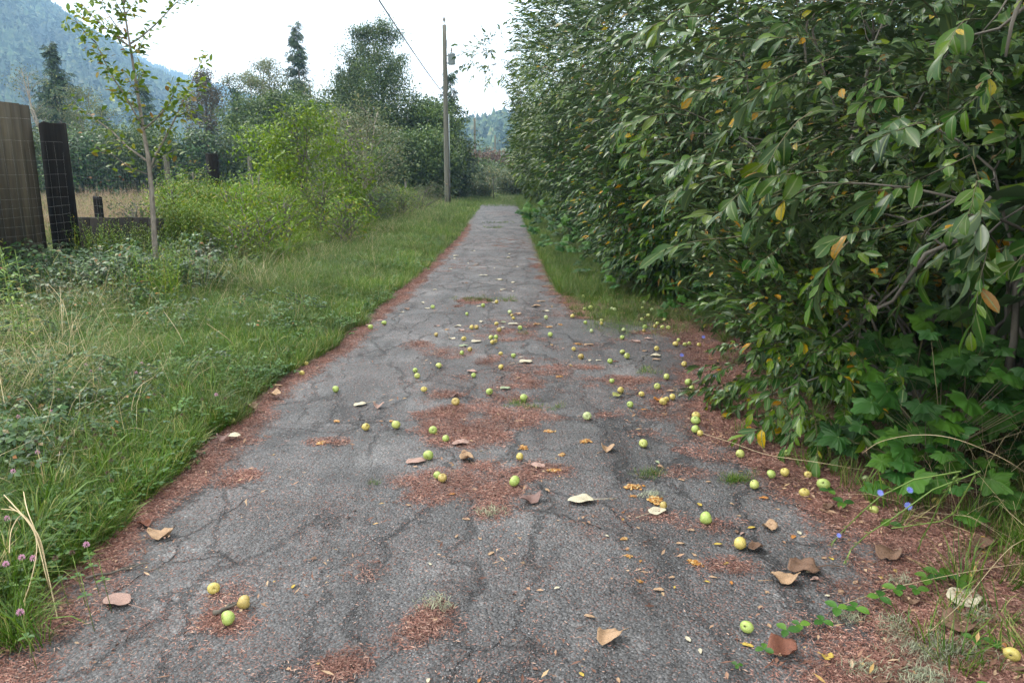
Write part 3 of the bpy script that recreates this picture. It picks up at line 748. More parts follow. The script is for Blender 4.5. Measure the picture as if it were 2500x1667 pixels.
# second row behind, closing the wall
for i, (x, y, r_, cz, top) in enumerate([(6.0, 3.0, 2.2, 2.4, 5.5), (6.3, 6.2, 2.4, 2.9, 6.8), (6.8, 10, 2.6, 3.4, 8.2), (7.2, 15, 3.0, 4.0, 9.6), (8, 22, 3.8, 5, 12), (4.6, 1.3, 1.5, 1.9, 3.6)]):
    _, c_ = willow(['dark willow behind the nearest shrub at the right edge', 'dark willow filling the hollow behind the second shrub', 'willow crown behind the third shrub on the right', 'taller willow crown behind the fourth shrub', 'high willow crown behind the fifth shrub, at the top of the picture', 'willow just beyond the right edge of the picture'][i],
                   (x, y, 0), [((x, y, cz), (r_, r_, top - cz)), ((x, y, cz * .5), (r_, r_, cz * .5))], 2, 200 + i, 115, .2, None, 0, 2.2, mat=M_WILLOW); nw += c_
print('willow leaves', nw)

# ------------------------------------------------------------------ palmate thimbleberry, ferns
def palmate(seed, S=.15):
    r = random.Random(seed); t = T(); vs = [(0, 0, 0)]; out = []
    lobes = [(-2.2, .62), (-1.15, .86), (0, 1.0), (1.15, .86), (2.2, .62)]
    for i, (a, l) in enumerate(lobes):
        for da, k in ((-.36, .66), (-.2, .84), (-.1, .86), (0, 1.0), (.1, .86), (.2, .84), (.36, .66)):
            out.append((a + da * (1.0 if abs(a) < 2 else .9), l * k * (1 + .05 * r.gauss(0, 1))))
        if i < 4: out.append(((a + lobes[i + 1][0]) / 2, .64))
    for a, l in out:
        x = math.sin(a) * l * S * .62; y = math.cos(a) * l * S * .62
        vs.append((x, y, -.25 * (x * x + y * y) / S + .035 * S * math.cos(a * 5.4) - .02 * S))
    n = len(out); tips = {3, 11, 19, 27, 35}
    inner = [(vs[i + 1][0] * .55, vs[i + 1][1] * .55, vs[i + 1][2] * .5 + (.0 if i in tips else .055 * S * (.5 + r.random()))) for i in range(n)]
    vs += inner
    t.add(vs, [[0, n + i + 2, n + i + 1] for i in range(n - 1)] + [[n + i + 1, n + i + 2, i + 2, i + 1] for i in range(n - 1)])
    t.rib.update([0] + [i + 1 for i in tips] + [n + i + 1 for i in tips])
    return t
PAL = [tmesh('palmate_leaf_form', palmate(i, .165), M_THIMBLE) for i in range(5)]
def thimbleberry(base, n, h, spread, label, seed, size=1.0):
    th = thing('thimbleberry_plant', base, label, 'plant', 'thimbleberry plants under the willows')
    r = random.Random(seed); stems = T()
    for i in range(n):
        a = r.random() * 6.28; rad = spread * r.random() ** .6; z = h * (.25 + .75 * r.random()) * (1 - .45 * rad / spread)
        p = Vector((math.cos(a) * rad, math.sin(a) * rad, z))
        m0 = Vector((p.x * .3, p.y * .3, z * .55)); stems.tube([(m0.x * .3 * (i % 3), m0.y * .3, 0), m0, p], [.003, .0025, .0015], 4) if i % 2 else stems.tube([m0, p], [.0022, .0014], 3)
        out = Vector((p.x - .5 * .5, p.y - .6, -.15)) + Vector((r.gauss(0, .3), r.gauss(0, .3), 0))
        nrm = Vector((-.35 + r.gauss(0, .4), -.55 + r.gauss(0, .4), 1))
        link('leaf', PAL[r.randrange(5)], th, orient(p, out, nrm, size * (.65 + .55 * r.random())))
    link('stem', tmesh('stem', stems, M_TWIG), th)
for i, (bx, by, n, h, sp, sz, lab) in enumerate([
        (2.35, 3.85, 60, 1.0, .55, 1.25, 'thimbleberry at the right edge with large lobed leaves under the nearest willow'),
        (2.2, 3.7, 34, .55, .42, 1.1, 'low thimbleberry with pale lobed leaves beside the chicory'),
        (2.45, 4.35, 55, 1.0, .5, 1.2, 'thimbleberry in the dark hollow beneath the crossing bare branches'),
        (2.75, 4.3, 60, 1.25, .5, 1.3, 'thimbleberry at the back of the thicket near the right edge'),
        (2.25, 10.4, 70, .9, .85, 1.15, 'thimbleberry mound below the third willow shrub'),
        (2.05, 12.6, 70, .95, .9, 1.2, 'thimbleberry mound spilling into the grass below the fourth willow'),
        (2.6, 8.6, 50, .8, .75, 1.0, 'thimbleberry beside the ferns at the inner end of the apron'),
        (1.95, 15.2, 70, 1.1, 1.1, 1.4, 'thimbleberry mound farther along below the fifth willow'),
        (1.95, 18.5, 70, 1.2, 1.2, 1.7, 'farther thimbleberry mound on the right verge'),
        (2.0, 23, 70, 1.3, 1.5, 2.2, 'farthest thimbleberry mound on the right verge')]):
    thimbleberry((bx, by, 0), n, h, sp, lab, 300 + i, sz)
def frond(seed, L=.7):
    r = random.Random(seed); t = T(); pts = []; p = Vector((0, 0, 0)); th = 1.15
    for i in range(9):
        pts.append(p.copy()); p = p + Vector((0, math.cos(th), math.sin(th))) * L / 8; th -= .2
    t.tube(pts, [.003] * 8 + [.001], 3)
    for i in range(1, 17):
        f = i / 17 * 8; k = min(int(f), 7); q = pts[k].lerp(pts[k + 1], f - k); ax = (pts[k + 1] - pts[k]).normalized()
        l = L * .30 * math.sin(math.pi * (i / 17) ** .7) + .02
        for sd in (-1, 1):
            y = Vector((sd, 0, -.1)) + ax * .35; M = orient(q, y, ax.cross(Vector((1, 0, 0))) * -1 if False else (0, -.3, 1))
            n = 6
            for j in range(n):
                mm = M @ Matrix.Translation((0, l * (j + .5) / n, 0)) @ Matrix.Rotation(0.9, 4, 'Z'); t.leaf(mm, l * .20 * (1 - j / n) + .012, .010)
                mm = M @ Matrix.Translation((0, l * (j + .5) / n, 0)) @ Matrix.Rotation(-0.9, 4, 'Z'); t.leaf(mm, l * .20 * (1 - j / n) + .012, .010)
    return t
FR = [tmesh('frond_form', frond(i), M_FERN) for i in range(3)]
for i, (bx, by, n, s, lab) in enumerate([(2.55, 9.3, 8, 1.0, 'lady fern below the third willow, beside the apron'), (2.9, 7.9, 7, .95, 'lady fern behind the second willow branches'), (2.75, 5.3, 6, .8, 'dark fern in the hollow behind the bare branches'),
        (-5.3, 13.5, 8, 1.2, 'bracken with bright fronds in the tall weeds beside the sapling'), (-4.5, 14.4, 8, 1.2, 'bracken at the foot of the tall weeds, nearer the lane'), (-4.9, 17.5, 7, 1.3, 'bracken deeper in the tall weeds'),
        (-4.1, 16.2, 6, 1.1, 'bracken at the lane side of the tall weeds'), (2.4, 8.6, 6, .8, 'small fern at the edge of the grass patch')]):
    th = thing('fern', (bx, by, 0), lab, 'fern', 'ferns', i)
    for k in range(n):
        link('frond', FR[k % 3], th, Matrix.Rotation(k * 6.28 / n + .3 * (k % 2), 4, 'Z') @ Matrix.Scale(s * (.8 + .05 * (k * 7 % 5)), 4))

# ------------------------------------------------------------------ trees across the field
def conifer(name, label, loc, h, w, seed, droop=.35, dens=1.0, bare=.12, mat=M_CONIFER, ragged=.25, group='conifers across the field'):
    w *= 1.45; r = random.Random(seed); th = thing(name, loc, label, 'tree', group)
    t = T(); t.tube([(0, 0, -.3), (w * .02, 0, h * .5), (0, 0, h)], [h * .014 + .03, h * .008 + .02, .015], 6)
    link('trunk', tmesh('trunk', t, M_BARK), th)
    lf = T(); Ms = []
    nl = int(h * 3.6 * dens)
    wood = T()
    for i in range(nl):
        q = bare + (1 - bare) * i / nl; z = h * q; L = w / 2 * (1 - q) ** .85 * (1 - ragged + 2 * ragged * r.random() ** 1.3) + .15
        for k in range(r.randint(3, 5)):
            a = r.random() * 6.28; d = Vector((math.cos(a), math.sin(a), 0)); up = .25 - droop * (1 - q)
            zj = z + r.gauss(0, .38); end = Vector((0, 0, zj)) + d * L * (.6 + .55 * r.random()) + Vector((0, 0, up * L)); st = Vector((0, 0, zj))
            if L > .5: wood.tube([st, end], [.012, .004], 3, 0, False)
            m = max(3, int(L * 5))
            for j in range(m):
                f = (j + .6) / m; p = st.lerp(end, f) + Vector((0, 0, -.12 * L * f * f))
                for sd in (-1, 1):
                    y = d * .8 + Vector((-d.y, d.x, 0)) * sd * (.9 * r.random() + .3) + Vector((0, 0, -.35 * r.random() - droop * .5))
                    Ms.append(np.array(orient(p + Vector((0, 0, r.gauss(-.05, .09))), y + Vector((0, 0, r.gauss(-.3, .45))), (r.gauss(0, .6), r.gauss(0, .6), 1), (.55 + .5 * r.random()) * (.7 + .5 * (1 - f)) * (1 + .3 * (h > 9)))))
        Ms.append(np.array(orient((0, 0, z), (r.gauss(0, .5), r.gauss(0, .5), .6), (0, 0, 1), .5)))
    Ms = np.array(Ms, 'f4')
    o = link('crown', multi_mesh('crown', SPRAY, np.arange(len(Ms)) % len(SPRAY), Ms, [mat], extra=None), th); o['kind'] = 'stuff'
    link('branches', tmesh('branches', wood, M_BARK), th)
    return th
def spray(seed):
    r = random.Random(seed); t = T()
    for i in range(8):
        f = i / 8; sd = 1 if i % 2 else -1
        M = orient((0, .38 * f, 0), (sd * (.9 - f * .5), 1, r.gauss(-.15, .25)), (r.gauss(0, .3), 0, 1)); qleaf(t, M, .24, .07)
    return t
SPRAY = [spray(i) for i in range(4)]
def clump(seed, L, w, n=6, sp=.16):
    r = random.Random(seed); t = T()
    for i in range(n):
        M = orient((r.gauss(0, sp), r.gauss(0, sp), r.gauss(0, sp)), (r.gauss(0, 1), r.gauss(0, 1), r.gauss(-.2, .5)), (r.gauss(0, .6), r.gauss(0, .6), 1), .7 + .6 * r.random()); qleaf(t, M, L, w)
    return t
CL_S = [clump(i, .10, .062, 9, .17) for i in range(5)]
CL_M = [clump(i, .15, .095, 10, .24) for i in range(5)]
def broadleaf(name, label, loc, h, cw, seed, mat, tp=None, n=900, bare=.25, trunks=1, sparse=.0, shape=1.0, group='broadleaf trees across the field', bark=M_BARK, rtr=.012, leafscale=1.0, cat='tree'):
    r = random.Random(seed); th = thing(name, loc, label, cat, group); tp = tp or CL_M; n = int(n * 1.9)
    wood = T(); ends = []
    for k in range(trunks):
        lean = Vector((r.gauss(0, .06), r.gauss(0, .06), 0)) * h * (1.6 if trunks > 1 else 1)
        b0 = Vector((r.gauss(0, .12), r.gauss(0, .12), 0)) * (trunks > 1)
        tr = [b0 + lean * q * q + Vector((r.gauss(0, .01), r.gauss(0, .01), 0)) * h * q + Vector((0, 0, -.2 + (h * (.97 - .1 * k * r.random()) + .2) * q)) for q in (0, .15, .3, .45, .6, .75, .9, 1)]
        wood.tube(tr, [h * rtr * (1 - .9 * q) + .012 for q in (0, .15, .3, .45, .6, .75, .9, 1)], 6)
        nb = int(30 + h * 3)
        for i in range(nb // trunks + 4):
            q = bare + (1 - bare) * (i + r.random()) / (nb // trunks + 4); f = q * 7; kk = min(int(f), 6); st = Vector(tr[kk]).lerp(Vector(tr[kk + 1]), f - kk)
            prof = math.sin(math.pi * min(1, (q - bare) / (1 - bare) * .82 + .18)) ** .7 * shape + (1 - shape) * (1 - q)
            a = r.random() * 6.28; L = cw / 2 * prof * (.6 + .55 * r.random()) + .15
            en = st + Vector((math.cos(a), math.sin(a), .45 + .5 * r.random())) * L
            pts = limb(wood, st, en, .008 + .012 * L / 2, .004, r, .05, 4, 0, 3)
            ends.append((pts, L))
    link('trunk', tmesh('trunk', wood, bark), th)
    tot = sum(L for _, L in ends); Ms = []
    for pts, L in ends:
        for j in range(int(n * L / tot)):
            q = .25 + .8 * r.random() ** .7; f = min(q, .999) * 4; kk = int(f); p = pts[kk].lerp(pts[kk + 1], f - kk)
            if r.random() < sparse: continue
            p = p + Vector((r.gauss(0, .16), r.gauss(0, .16), r.gauss(-.04, .14))) * L * .8
            Ms.append(np.array(orient(p, (r.gauss(0, 1), r.gauss(0, 1), r.gauss(0, .4)), (0, 0, 1), leafscale * (.7 + .6 * r.random()))))
    Ms = np.array(Ms, 'f4'); me = multi_mesh('crown', tp, np.arange(len(Ms)) % len(tp), Ms, [mat])
    o = link('crown', me, th); o['kind'] = 'stuff'
    return th
def at(px, d):
    p = P(px, 425, d); return (p.x, d, 0)
def hgt(py, d): return P(1217, py, d).z
C_ = conifer; B_ = broadleaf
C_('pine_tree', 'bushy dark pine standing against the left mountain, left of the sapling', at(158, 62), hgt(112, 62), 5.2, 1, .05, 1.25, .12, ragged=.4)
C_('fir_tree', 'small pointed fir between the left pine and the sapling trunk', at(262, 66), hgt(262, 66), 3.2, 2)
C_('fir_tree', 'fir rising directly behind the sapling trunk', at(367, 64), hgt(195, 64), 3.8, 3)
C_('cedar_tree', 'narrow cedar with drooping boughs at the left edge of the middle grove', at(590, 52), hgt(222, 52), 2.2, 4, .9, 1.4, .05)
C_('spruce_tree', 'tallest thin spruce standing above the middle grove', at(742, 62), hgt(66, 62), 3.6, 5, .3, 1.0, .04, ragged=.4)
C_('spruce_tree', 'short spruce tip showing between the tall spruce and the big alder', at(843, 80), hgt(165, 80), 3.0, 6, .4)
C_('spruce_tree', 'narrow spruce touching the left side of the big alder', at(873, 62), hgt(152, 62), 2.4, 7, .4)
C_('spruce_tree', 'open-branched spruce right behind the transformer pole', at(1103, 52), hgt(182, 52), 3.4, 8, .25, 1.1, .05, ragged=.35)
C_('fir_tree', 'low dark fir at the foot of the left pine', at(215, 50), hgt(330, 50), 3.5, 9, .3)
C_('fir_tree', 'small dark fir left of the brown leafed shrub by the lane end', at(1132, 75), hgt(385, 75), 1.4, 31, .3)
B_('birch_tree', 'slender bare-topped birch beside the left pine', at(112, 56), hgt(160, 56), 2.6, 11, M_BIRCH, CL_S, 150, .4, 2, .4, bark=M_BARE)
B_('birch_tree', 'thin sparse tree between the left pine and the sapling', at(232, 55), hgt(215, 55), 3.0, 12, M_BIRCH, CL_S, 500, .3, 2, .2)
B_('birch_tree', 'dark crowned tree hung with brown seed clusters left of the far blue ridge', at(510, 52), hgt(170, 52), 2.0, 13, foliage('seed hung leaf', [(0, (.05, .06, .04)), (.7, (.09, .08, .055)), (1, (.15, .10, .07))], vary=.3), CL_S, 900, .25, 1, .1)
B_('birch_tree', 'feathery birch leaning left at the left of the middle grove', at(625, 55), hgt(150, 55), 3.6, 14, M_BIRCH, CL_S, 1000, .2, 3, .1)
B_('birch_tree', 'feathery birch with two thin crowns left of the tall spruce', at(668, 58), hgt(140, 58), 3.4, 15, M_BIRCH, CL_S, 900, .2, 2, .15)
B_('birch_tree', 'thin airy birch right of the tall spruce', at(785, 56), hgt(195, 56), 3.4, 16, M_BIRCH, CL_S, 500, .2, 3, .3)
B_('alder_tree', 'biggest alder, broad pointed crown left of the transformer pole', at(962, 54), hgt(62, 54), 7.8, 17, M_ALDER, CL_S, 4600, .05, 1, .03, .6)
B_('alder_tree', 'lower alder on the right flank of the big alder', at(1035, 50), hgt(250, 50), 4.6, 18, M_ALDER, CL_M, 1300, .05, 2, 0)
B_('alder_tree', 'lower alder on the left flank of the big alder', at(885, 54), hgt(215, 54), 3.8, 19, M_ALDER, CL_M, 900, .1, 2, 0)
B_('alder_tree', 'round topped alder in front of the feathery birches', at(660, 50), hgt(235, 50), 4.4, 20, M_ALDER, CL_M, 1300, .08, 2, 0)
B_('alder_tree', 'alder behind the bright yellow-green shrub', at(765, 48), hgt(255, 48), 4.2, 21, M_ALDER, CL_M, 1200, .08, 2, 0)
for i, (px, py, d, w_, lab) in enumerate([(1060, 330, 46, 3.6, 'dark leafy bush directly left of the transformer pole'), (980, 345, 46, 4.0, 'dark bush under the big alder'), (1098, 350, 52, 2.2, 'dark leafy bush just right of the transformer pole'),
        (620, 330, 46, 4.2, 'bush at the foot of the cedar'), (565, 392, 50, 3.2, 'bush left of the cedar foot'), (480, 345, 46, 3.0, 'bush under the seed-hung tree'), (400, 345, 46, 4.0, 'bush behind the sapling, to the right of its trunk'),
        (310, 330, 46, 4.4, 'rounded bush behind the sapling, to the left of its trunk'), (215, 355, 44, 4, 'bush at the foot of the left pine'), (140, 340, 46, 4.5, 'bush behind the dark corner post'), (60, 350, 46, 4, 'bush behind the timber wall'),
        (850, 350, 46, 3.6, 'bush behind the pale multi-stemmed shrub'), (925, 385, 42, 3.0, 'low bush beside the leaning pale stake')]):
    B_('alder_bush', lab, at(px, d), hgt(py, d), w_, 40 + i, [M_ALDER, M_ALDER, M_BRAMBLE][i % 3], CL_M, 620, .02, 3, 0, cat='bush', group='bushes along the far side of the field')
# nearer shrubs
CLB = [clump(i, .10, .045, 8, .13) for i in range(5)]
def shrub(name, label, loc, h, w, mat, n, seed, tp, cat='shrub', bark=M_BARK, **k): return broadleaf(name, label, loc, h, w, seed, mat, tp, n, .05, k.pop('trunks', 4), k.pop('sparse', 0), k.pop('shape', 1.0), None, bark, k.pop('rtr', .006), k.pop('ls', 1.0), cat)
shrub('bright_shrub', 'bright yellow-green leafy shrub in the middle of the tall weeds', at(750, 21), hgt(275, 21), 2.3, M_BRIGHT, 480, 70, CLB)
shrub('bright_shrub', 'smaller bright shrub leaning right beside the yellow-green one', at(830, 22), hgt(330, 22), 1.5, M_BRIGHT, 170, 71, CLB)
shrub('pale_stemmed_shrub', 'thin shrub with pale bare stems and few olive leaves right of the bright shrub', at(885, 27), hgt(262, 27), 3.0, M_BIRCH, 420, 72, CLB, trunks=5, bark=M_BARE, rtr=.007)
shrub('pale_stemmed_shrub', 'sparse pale-stemmed shrub with olive leaves just left of the big alder', at(835, 29), hgt(265, 29), 2.6, M_BIRCH, 420, 73, CLB, trunks=4, bark=M_BARE)
shrub('brown_shrub', 'red-brown leafed shrub behind the second utility pole', at(1172, 92), hgt(392, 92), 5.0, M_RED, 700, 74, CL_M, ls=1.6)
shrub('brown_shrub', 'smaller dull red shrub right of the third pole', at(1262, 100), hgt(408, 100), 5, M_RED, 400, 75, CL_M, ls=1.6)
shrub('low_bush', 'olive bush touching the red-brown shrub on its right', at(1196, 88), hgt(410, 88), 3.5, M_ALDER, 400, 76, CL_M, ls=1.5)
shrub('low_bush', 'pale green bush in the gap right of the transformer pole', at(1118, 58), hgt(430, 58), 1.2, M_BIRCH, 500, 77, CL_M)
shrub('bramble_mound', 'pale green bramble mound under the third pole', at(1218, 75), hgt(436, 75), 3.4, M_BIRCH, 500, 78, CL_M, ls=1.3)
shrub('bramble_mound', 'bramble mound at the right of the grassy track beyond the asphalt', at(1262, 62), hgt(450, 62), 3.0, M_BIRCH, 450, 79, CL_M)
shrub('bramble_mound', 'bramble mound at the left of the grassy track beyond the asphalt', at(1165, 56), hgt(468, 56), 2.0, M_BIRCH, 300, 80, CL_M)
shrub('low_bush', 'green thicket closing the view behind the far gate', at(1235, 110), hgt(415, 110), 8, M_ALDER, 600, 81, CL_M, ls=1.8)

# assorted shrubs breaking up the weed bank
for i, (px, d, top, w_, mt, n_, lab) in enumerate([(470, 17, 415, 1.0, M_WEED, 150, 'leafy weed clump in front of the stout black post'), (560, 15.5, 455, 1.1, M_WEED, 160, 'deep green weed clump in the middle of the bank'), (640, 18, 425, 1.0, M_WEED, 140, 'weed clump in front of the bright shrub'),
        (690, 15.5, 490, 1.0, M_BRIGHT, 110, 'yellowish weed clump low on the bank'), (770, 19, 440, 1.2, M_WEED, 150, 'leafy clump below the bright shrub'), (830, 17.5, 500, 1.0, M_WEED, 110, 'weed clump at the lane side of the bank'), (610, 13.8, 520, .9, M_WEED, 120, 'leafy low clump at the near foot of the bank'),
        (420, 14.2, 455, .9, M_WEED, 120, 'weed clump right of the young tree trunk'), (900, 25, 470, 1.5, M_BRAMBLE, 170, 'dark clump below the pale stemmed shrub'), (970, 29, 478, 1.6, M_WEED, 170, 'weed clump below the leaning stake'), (1020, 33, 470, 1.7, M_BIRCH, 160, 'pale green clump left of the transformer pole'),
        (330, 13.9, 500, .7, M_BRAMBLE, 80, 'dark clump behind the low wall'), (520, 13.2, 560, .8, M_BRIGHT, 80, 'yellowish low clump left of the bracken')]):
    shrub('weed_clump', lab, at(px, d), hgt(top, d), w_, mt, n_, 400 + i, [clump(900 + i, .075, .022, 8, .11)], cat='bush')
# the sapling
def z1(x, y, d): return P(x / 3.136, y / 3.136, d)
SD = 10.6
th = thing('young_tree', (P(388, 700, SD).x, SD, 0), 'slender young tree with pale trunk and yellowish leaves by the wire fence', 'tree')
inv = Matrix.Translation(-Vector(th.location)); wood = T(); tips = []
tr = [Vector((P(389, 700, SD).x, SD, -.05))] + [z1(x, y, SD) for x, y in [(1195, 2050), (1178, 1750), (1160, 1450), (1135, 1200), (1100, 1020), (1072, 830), (1045, 660), (1020, 500), (992, 330), (968, 180), (948, 60), (936, -120), (925, -350)]]
wood.tube(tr, [.046, .042, .037, .033, .029, .025, .022, .019, .017, .014, .012, .009, .007, .004], 8)
BR = [([(1095, 985), (1050, 900), (975, 760), (880, 620), (790, 450), (735, 330)], -.4), ([(735, 330), (660, 260), (600, 190), (560, 120)], -.5), ([(1150, 1285), (1200, 1170), (1275, 1040), (1345, 900), (1420, 740), (1500, 560), (1560, 430)], .5),
      ([(1095, 1000), (1180, 925), (1280, 820), (1340, 700), (1375, 610)], -.5), ([(985, 355), (900, 290), (820, 225), (700, 120), (610, 10)], .5), ([(970, 300), (890, 200), (820, 100), (740, -20)], -.3),
      ([(1000, 335), (1080, 285), (1190, 190), (1290, 85), (1350, 20), (1430, -20)], .3), ([(1015, 410), (1060, 380), (1100, 300)], -.4), ([(1135, 1240), (980, 1130), (860, 1010), (700, 890), (560, 800)], .6),
      ([(1140, 1340), (1000, 1290), (850, 1180), (720, 1120)], -.5), ([(1155, 1300), (1250, 1200), (1350, 1140)], .3), ([(1075, 860), (1010, 800), (900, 760)], .3), ([(1060, 720), (1000, 640), (960, 560)], -.3), ([(1045, 640), (1100, 560), (1080, 520)], .3),
      ([(958, 120), (1000, 60), (1060, -10)], .4), ([(955, 140), (900, 40), (850, -60)], -.4), ([(1275, 1040), (1250, 960), (1240, 930)], 0), ([(1420, 740), (1480, 700), (1560, 640)], .2), ([(1345, 900), (1420, 860), (1500, 840)], -.2),
      ([(880, 620), (840, 580), (800, 560)], .2), ([(975, 760), (930, 700), (900, 640)], -.2), ([(1280, 820), (1350, 800), (1400, 740)], .2), ([(945, 40), (980, -60), (1040, -160)], .2), ([(820, 225), (760, 215), (690, 230)], .1), ([(600, 190), (570, 160), (520, 175)], 0), ([(790, 450), (720, 400), (690, 380)], .1)]
SL = [tmesh('sapling_leaf_form', (lambda t, i: (t.leaf(Matrix(), .105, .052, st=3, fold=.12, curl=.1 + .12 * i, widest=.45), t)[1])(T(), i), M_SAP, True) for i in range(3)]
rr = random.Random(5); nlv = 0; SREST = []
for pts, dy in BR:
    n = len(pts); P3 = [z1(x, y, SD + dy * i / (n - 1)) for i, (x, y) in enumerate(pts)]
    L = sum((P3[i + 1] - P3[i]).length for i in range(n - 1)); r0 = .004 + .009 * min(L, 1.5)
    wood.tube(P3, [r0 * (1 - .75 * i / (n - 1)) for i in range(n)], 5)
    for j in range(int(14 + L * 48)):
        q = .12 + .88 * rr.random(); f = q * (n - 1); k = min(int(f), n - 2); p = P3[k].lerp(P3[k + 1], f - k) + Vector((rr.gauss(0, .055), rr.gauss(0, .07), rr.gauss(0, .055)))
        ax = (P3[k + 1] - P3[k]).normalized()
        M = orient(p, ax * .5 + Vector((rr.gauss(0, .8), rr.gauss(0, .8), rr.gauss(-.15, .5))), (rr.gauss(0, .5), rr.gauss(0, .5), 1), .65 + .5 * rr.random())
        nlv += 1
        if nlv <= 300: link('leaf', SL[nlv % 3], th, inv @ M)
        else: SREST.append(np.array(inv @ M))
print('sapling leaves', nlv)
link('trunk', tmesh('trunk', wood, M_SAPBARK, True), th, inv)
if SREST:
    st_ = T(); st_.leaf(Matrix(), .105, .052, st=2, fold=.12, curl=.15); o = link('foliage', multi_mesh('foliage', [st_], np.zeros(len(SREST), int), np.array(SREST, 'f4'), [M_SAP]), th); o['kind'] = 'stuff'
# ------------------------------------------------------------------ grasses, weeds, litter (uncountable)
def tuft(seed, n, Lr, w, spread, bend, lean, seg=3, m=None):
    r = random.Random(seed); t = T()
    for i in range(n):
        a = r.random() * 6.28; q = spread * r.random() ** .5
        t.blade((math.cos(a) * q, math.sin(a) * q, -.01), a + r.gauss(0, .7), Lr[0] + (Lr[1] - Lr[0]) * r.random(), w * (.6 + .8 * r.random()), bend * (.4 + r.random()), lean * r.random() * 2, seg)
    return t
def cloverpatch(seed, n=14, h=.10):
    r = random.Random(seed); t = T()
    for i in range(n):
        p = Vector((r.gauss(0, .05), r.gauss(0, .05), h * (.35 + .8 * r.random()))); t.tube([(p.x * .6, p.y * .6, 0), p], .0009, 3, 0, False)
        a0 = r.random() * 6.28; tl = (r.gauss(0, .3), r.gauss(0, .3), 1)
        for k in range(3):
            a = a0 + k * 2.094; t.leaf(orient(p, (math.cos(a), math.sin(a), .1), tl), .019 + .012 * r.random(), .013 + .005 * r.random(), fold=.1)
    return t
def weed(seed, h=1.2):
    r = random.Random(seed); t = T()
    for s in range(3):
        pts = []; p = Vector((r.gauss(0, .07), r.gauss(0, .07), 0)); d = Vector((r.gauss(0, .10), r.gauss(0, .10), 1)); hh = h * (.7 + .4 * r.random())
        for i in range(6): pts.append(p.copy()); p = p + d * hh / 5; d += Vector((r.gauss(0, .06), r.gauss(0, .06), 0))
        t.tube(pts, [.004, .004, .003, .003, .002, .001], 3, 0, False)
        for i in range(26):
            q = .04 + .96 * i / 25; f = min(q * 5, 4.99); k = int(f); c = pts[k].lerp(pts[k + 1], f - k); a = i * 2.4
            t.leaf(orient(c, (math.cos(a), math.sin(a), .5 + .5 * q), (0, 0, 1)), (.11 + .04 * r.random()) * (1.1 - .5 * q), .015, curl=.25)
    return t
def seedstem(seed, h=.9):
    r = random.Random(seed); t = T()
    for s in range(5):
        a = r.random() * 6.28; d = Vector((math.cos(a) * .25, math.sin(a) * .25, 1)); p = Vector((r.gauss(0, .06), r.gauss(0, .06), 0)); hh = h * (.7 + .5 * r.random())
        pts = [p + d * hh * q + Vector((d.x, d.y, -.6)) * hh * .4 * q * q * r.random() for q in (0, .4, .75, 1)]
        t.tube(pts, [.0016, .0014, .001, .0006], 3, 0, False)
        for i in range(14):
            q = i / 14; c = pts[2].lerp(pts[3], q); b = r.random() * 6.28
            t.leaf(orient(c, (math.cos(b), math.sin(b), 1.2), (0, 0, 1)), .055 * (1.2 - q), .008, m=1)
    return t
def bramblepatch(seed, h=.4):
    r = random.Random(seed); t = T()
    for s in range(4):
        a = r.random() * 6.28; d = Vector((math.cos(a), math.sin(a), 0)); L = .45 + .4 * r.random(); pts = [d * L * q + Vector((0, 0, h * math.sin(q * 2.3) * (.6 + .5 * r.random()))) for q in (0, .25, .5, .75, 1)]
        t.tube(pts, [.003, .003, .0025, .002, .001], 3, 0, False)
        for i in range(9):
            q = .15 + .85 * i / 9; f = min(q * 4, 3.99); c = pts[int(f)].lerp(pts[int(f) + 1], f - int(f)); b = i * 2.4; o_ = Vector((math.cos(b), math.sin(b), .5)) * .07; c = c + o_
            nn = (r.gauss(0, .35), r.gauss(0, .35), 1)
            for k in (-1, 0, 1):
                e = b + k * 1.5; t.leaf(orient(c, (math.cos(e), math.sin(e), -.15), nn), .06 + .02 * r.random(), .042, st=1, fold=.12)
    return t
def needles(seed, n=46, R_=.07, L=.019, w=.0022, flat=1.0):
    r = random.Random(seed); t = T()
    for i in range(n):
        a = r.random() * 6.28; q = R_ * r.random() ** .5; p = Vector((math.cos(a) * q, math.sin(a) * q, .002 + .006 * r.random() * flat)); b = r.random() * 6.28
        d = Vector((math.cos(b), math.sin(b), r.gauss(0, .16))); s = Vector((-d.y, d.x, r.gauss(0, .5))) * w * (.6 + .8 * r.random()); l = L * (.4 + r.random())
        t.add([p - d * l / 2, p + s / 2, p + d * l / 2, p - s / 2 + Vector((0, 0, .001))], [[0, 1, 2, 3]])
    return t
def flakes(seed, n=6, R_=.12, L=.022):
    r = random.Random(seed); t = T()
    for i in range(n):
        a = r.random() * 6.28; q = R_ * r.random() ** .5; b = r.random() * 6.28
        t.leaf(orient((math.cos(a) * q, math.sin(a) * q, .006 + .004 * r.random()), (math.cos(b), math.sin(b), r.gauss(0, .1)), (r.gauss(0, .25), r.gauss(0, .25), 1)), L * (.5 + r.random()), L * .45, fold=.25, curl=.3 * r.gauss(0, 1))
    return t
def grit(seed, n=40, R_=.12):
    r = random.Random(seed); t = T()
    for i in range(n):
        a = r.random() * 6.28; q = R_ * r.random() ** .5; s = .0014 + .0026 * r.random() ** 2; c = Vector((math.cos(a) * q, math.sin(a) * q, 0))
        t.add([c + Vector((math.cos(k * 2.1 + a) * s, math.sin(k * 2.1 + a) * s, 0)) for k in range(3)] + [c + Vector((s * .2, 0, s * .9))], [[0, 1, 3], [1, 2, 3], [2, 0, 3]])
    return t
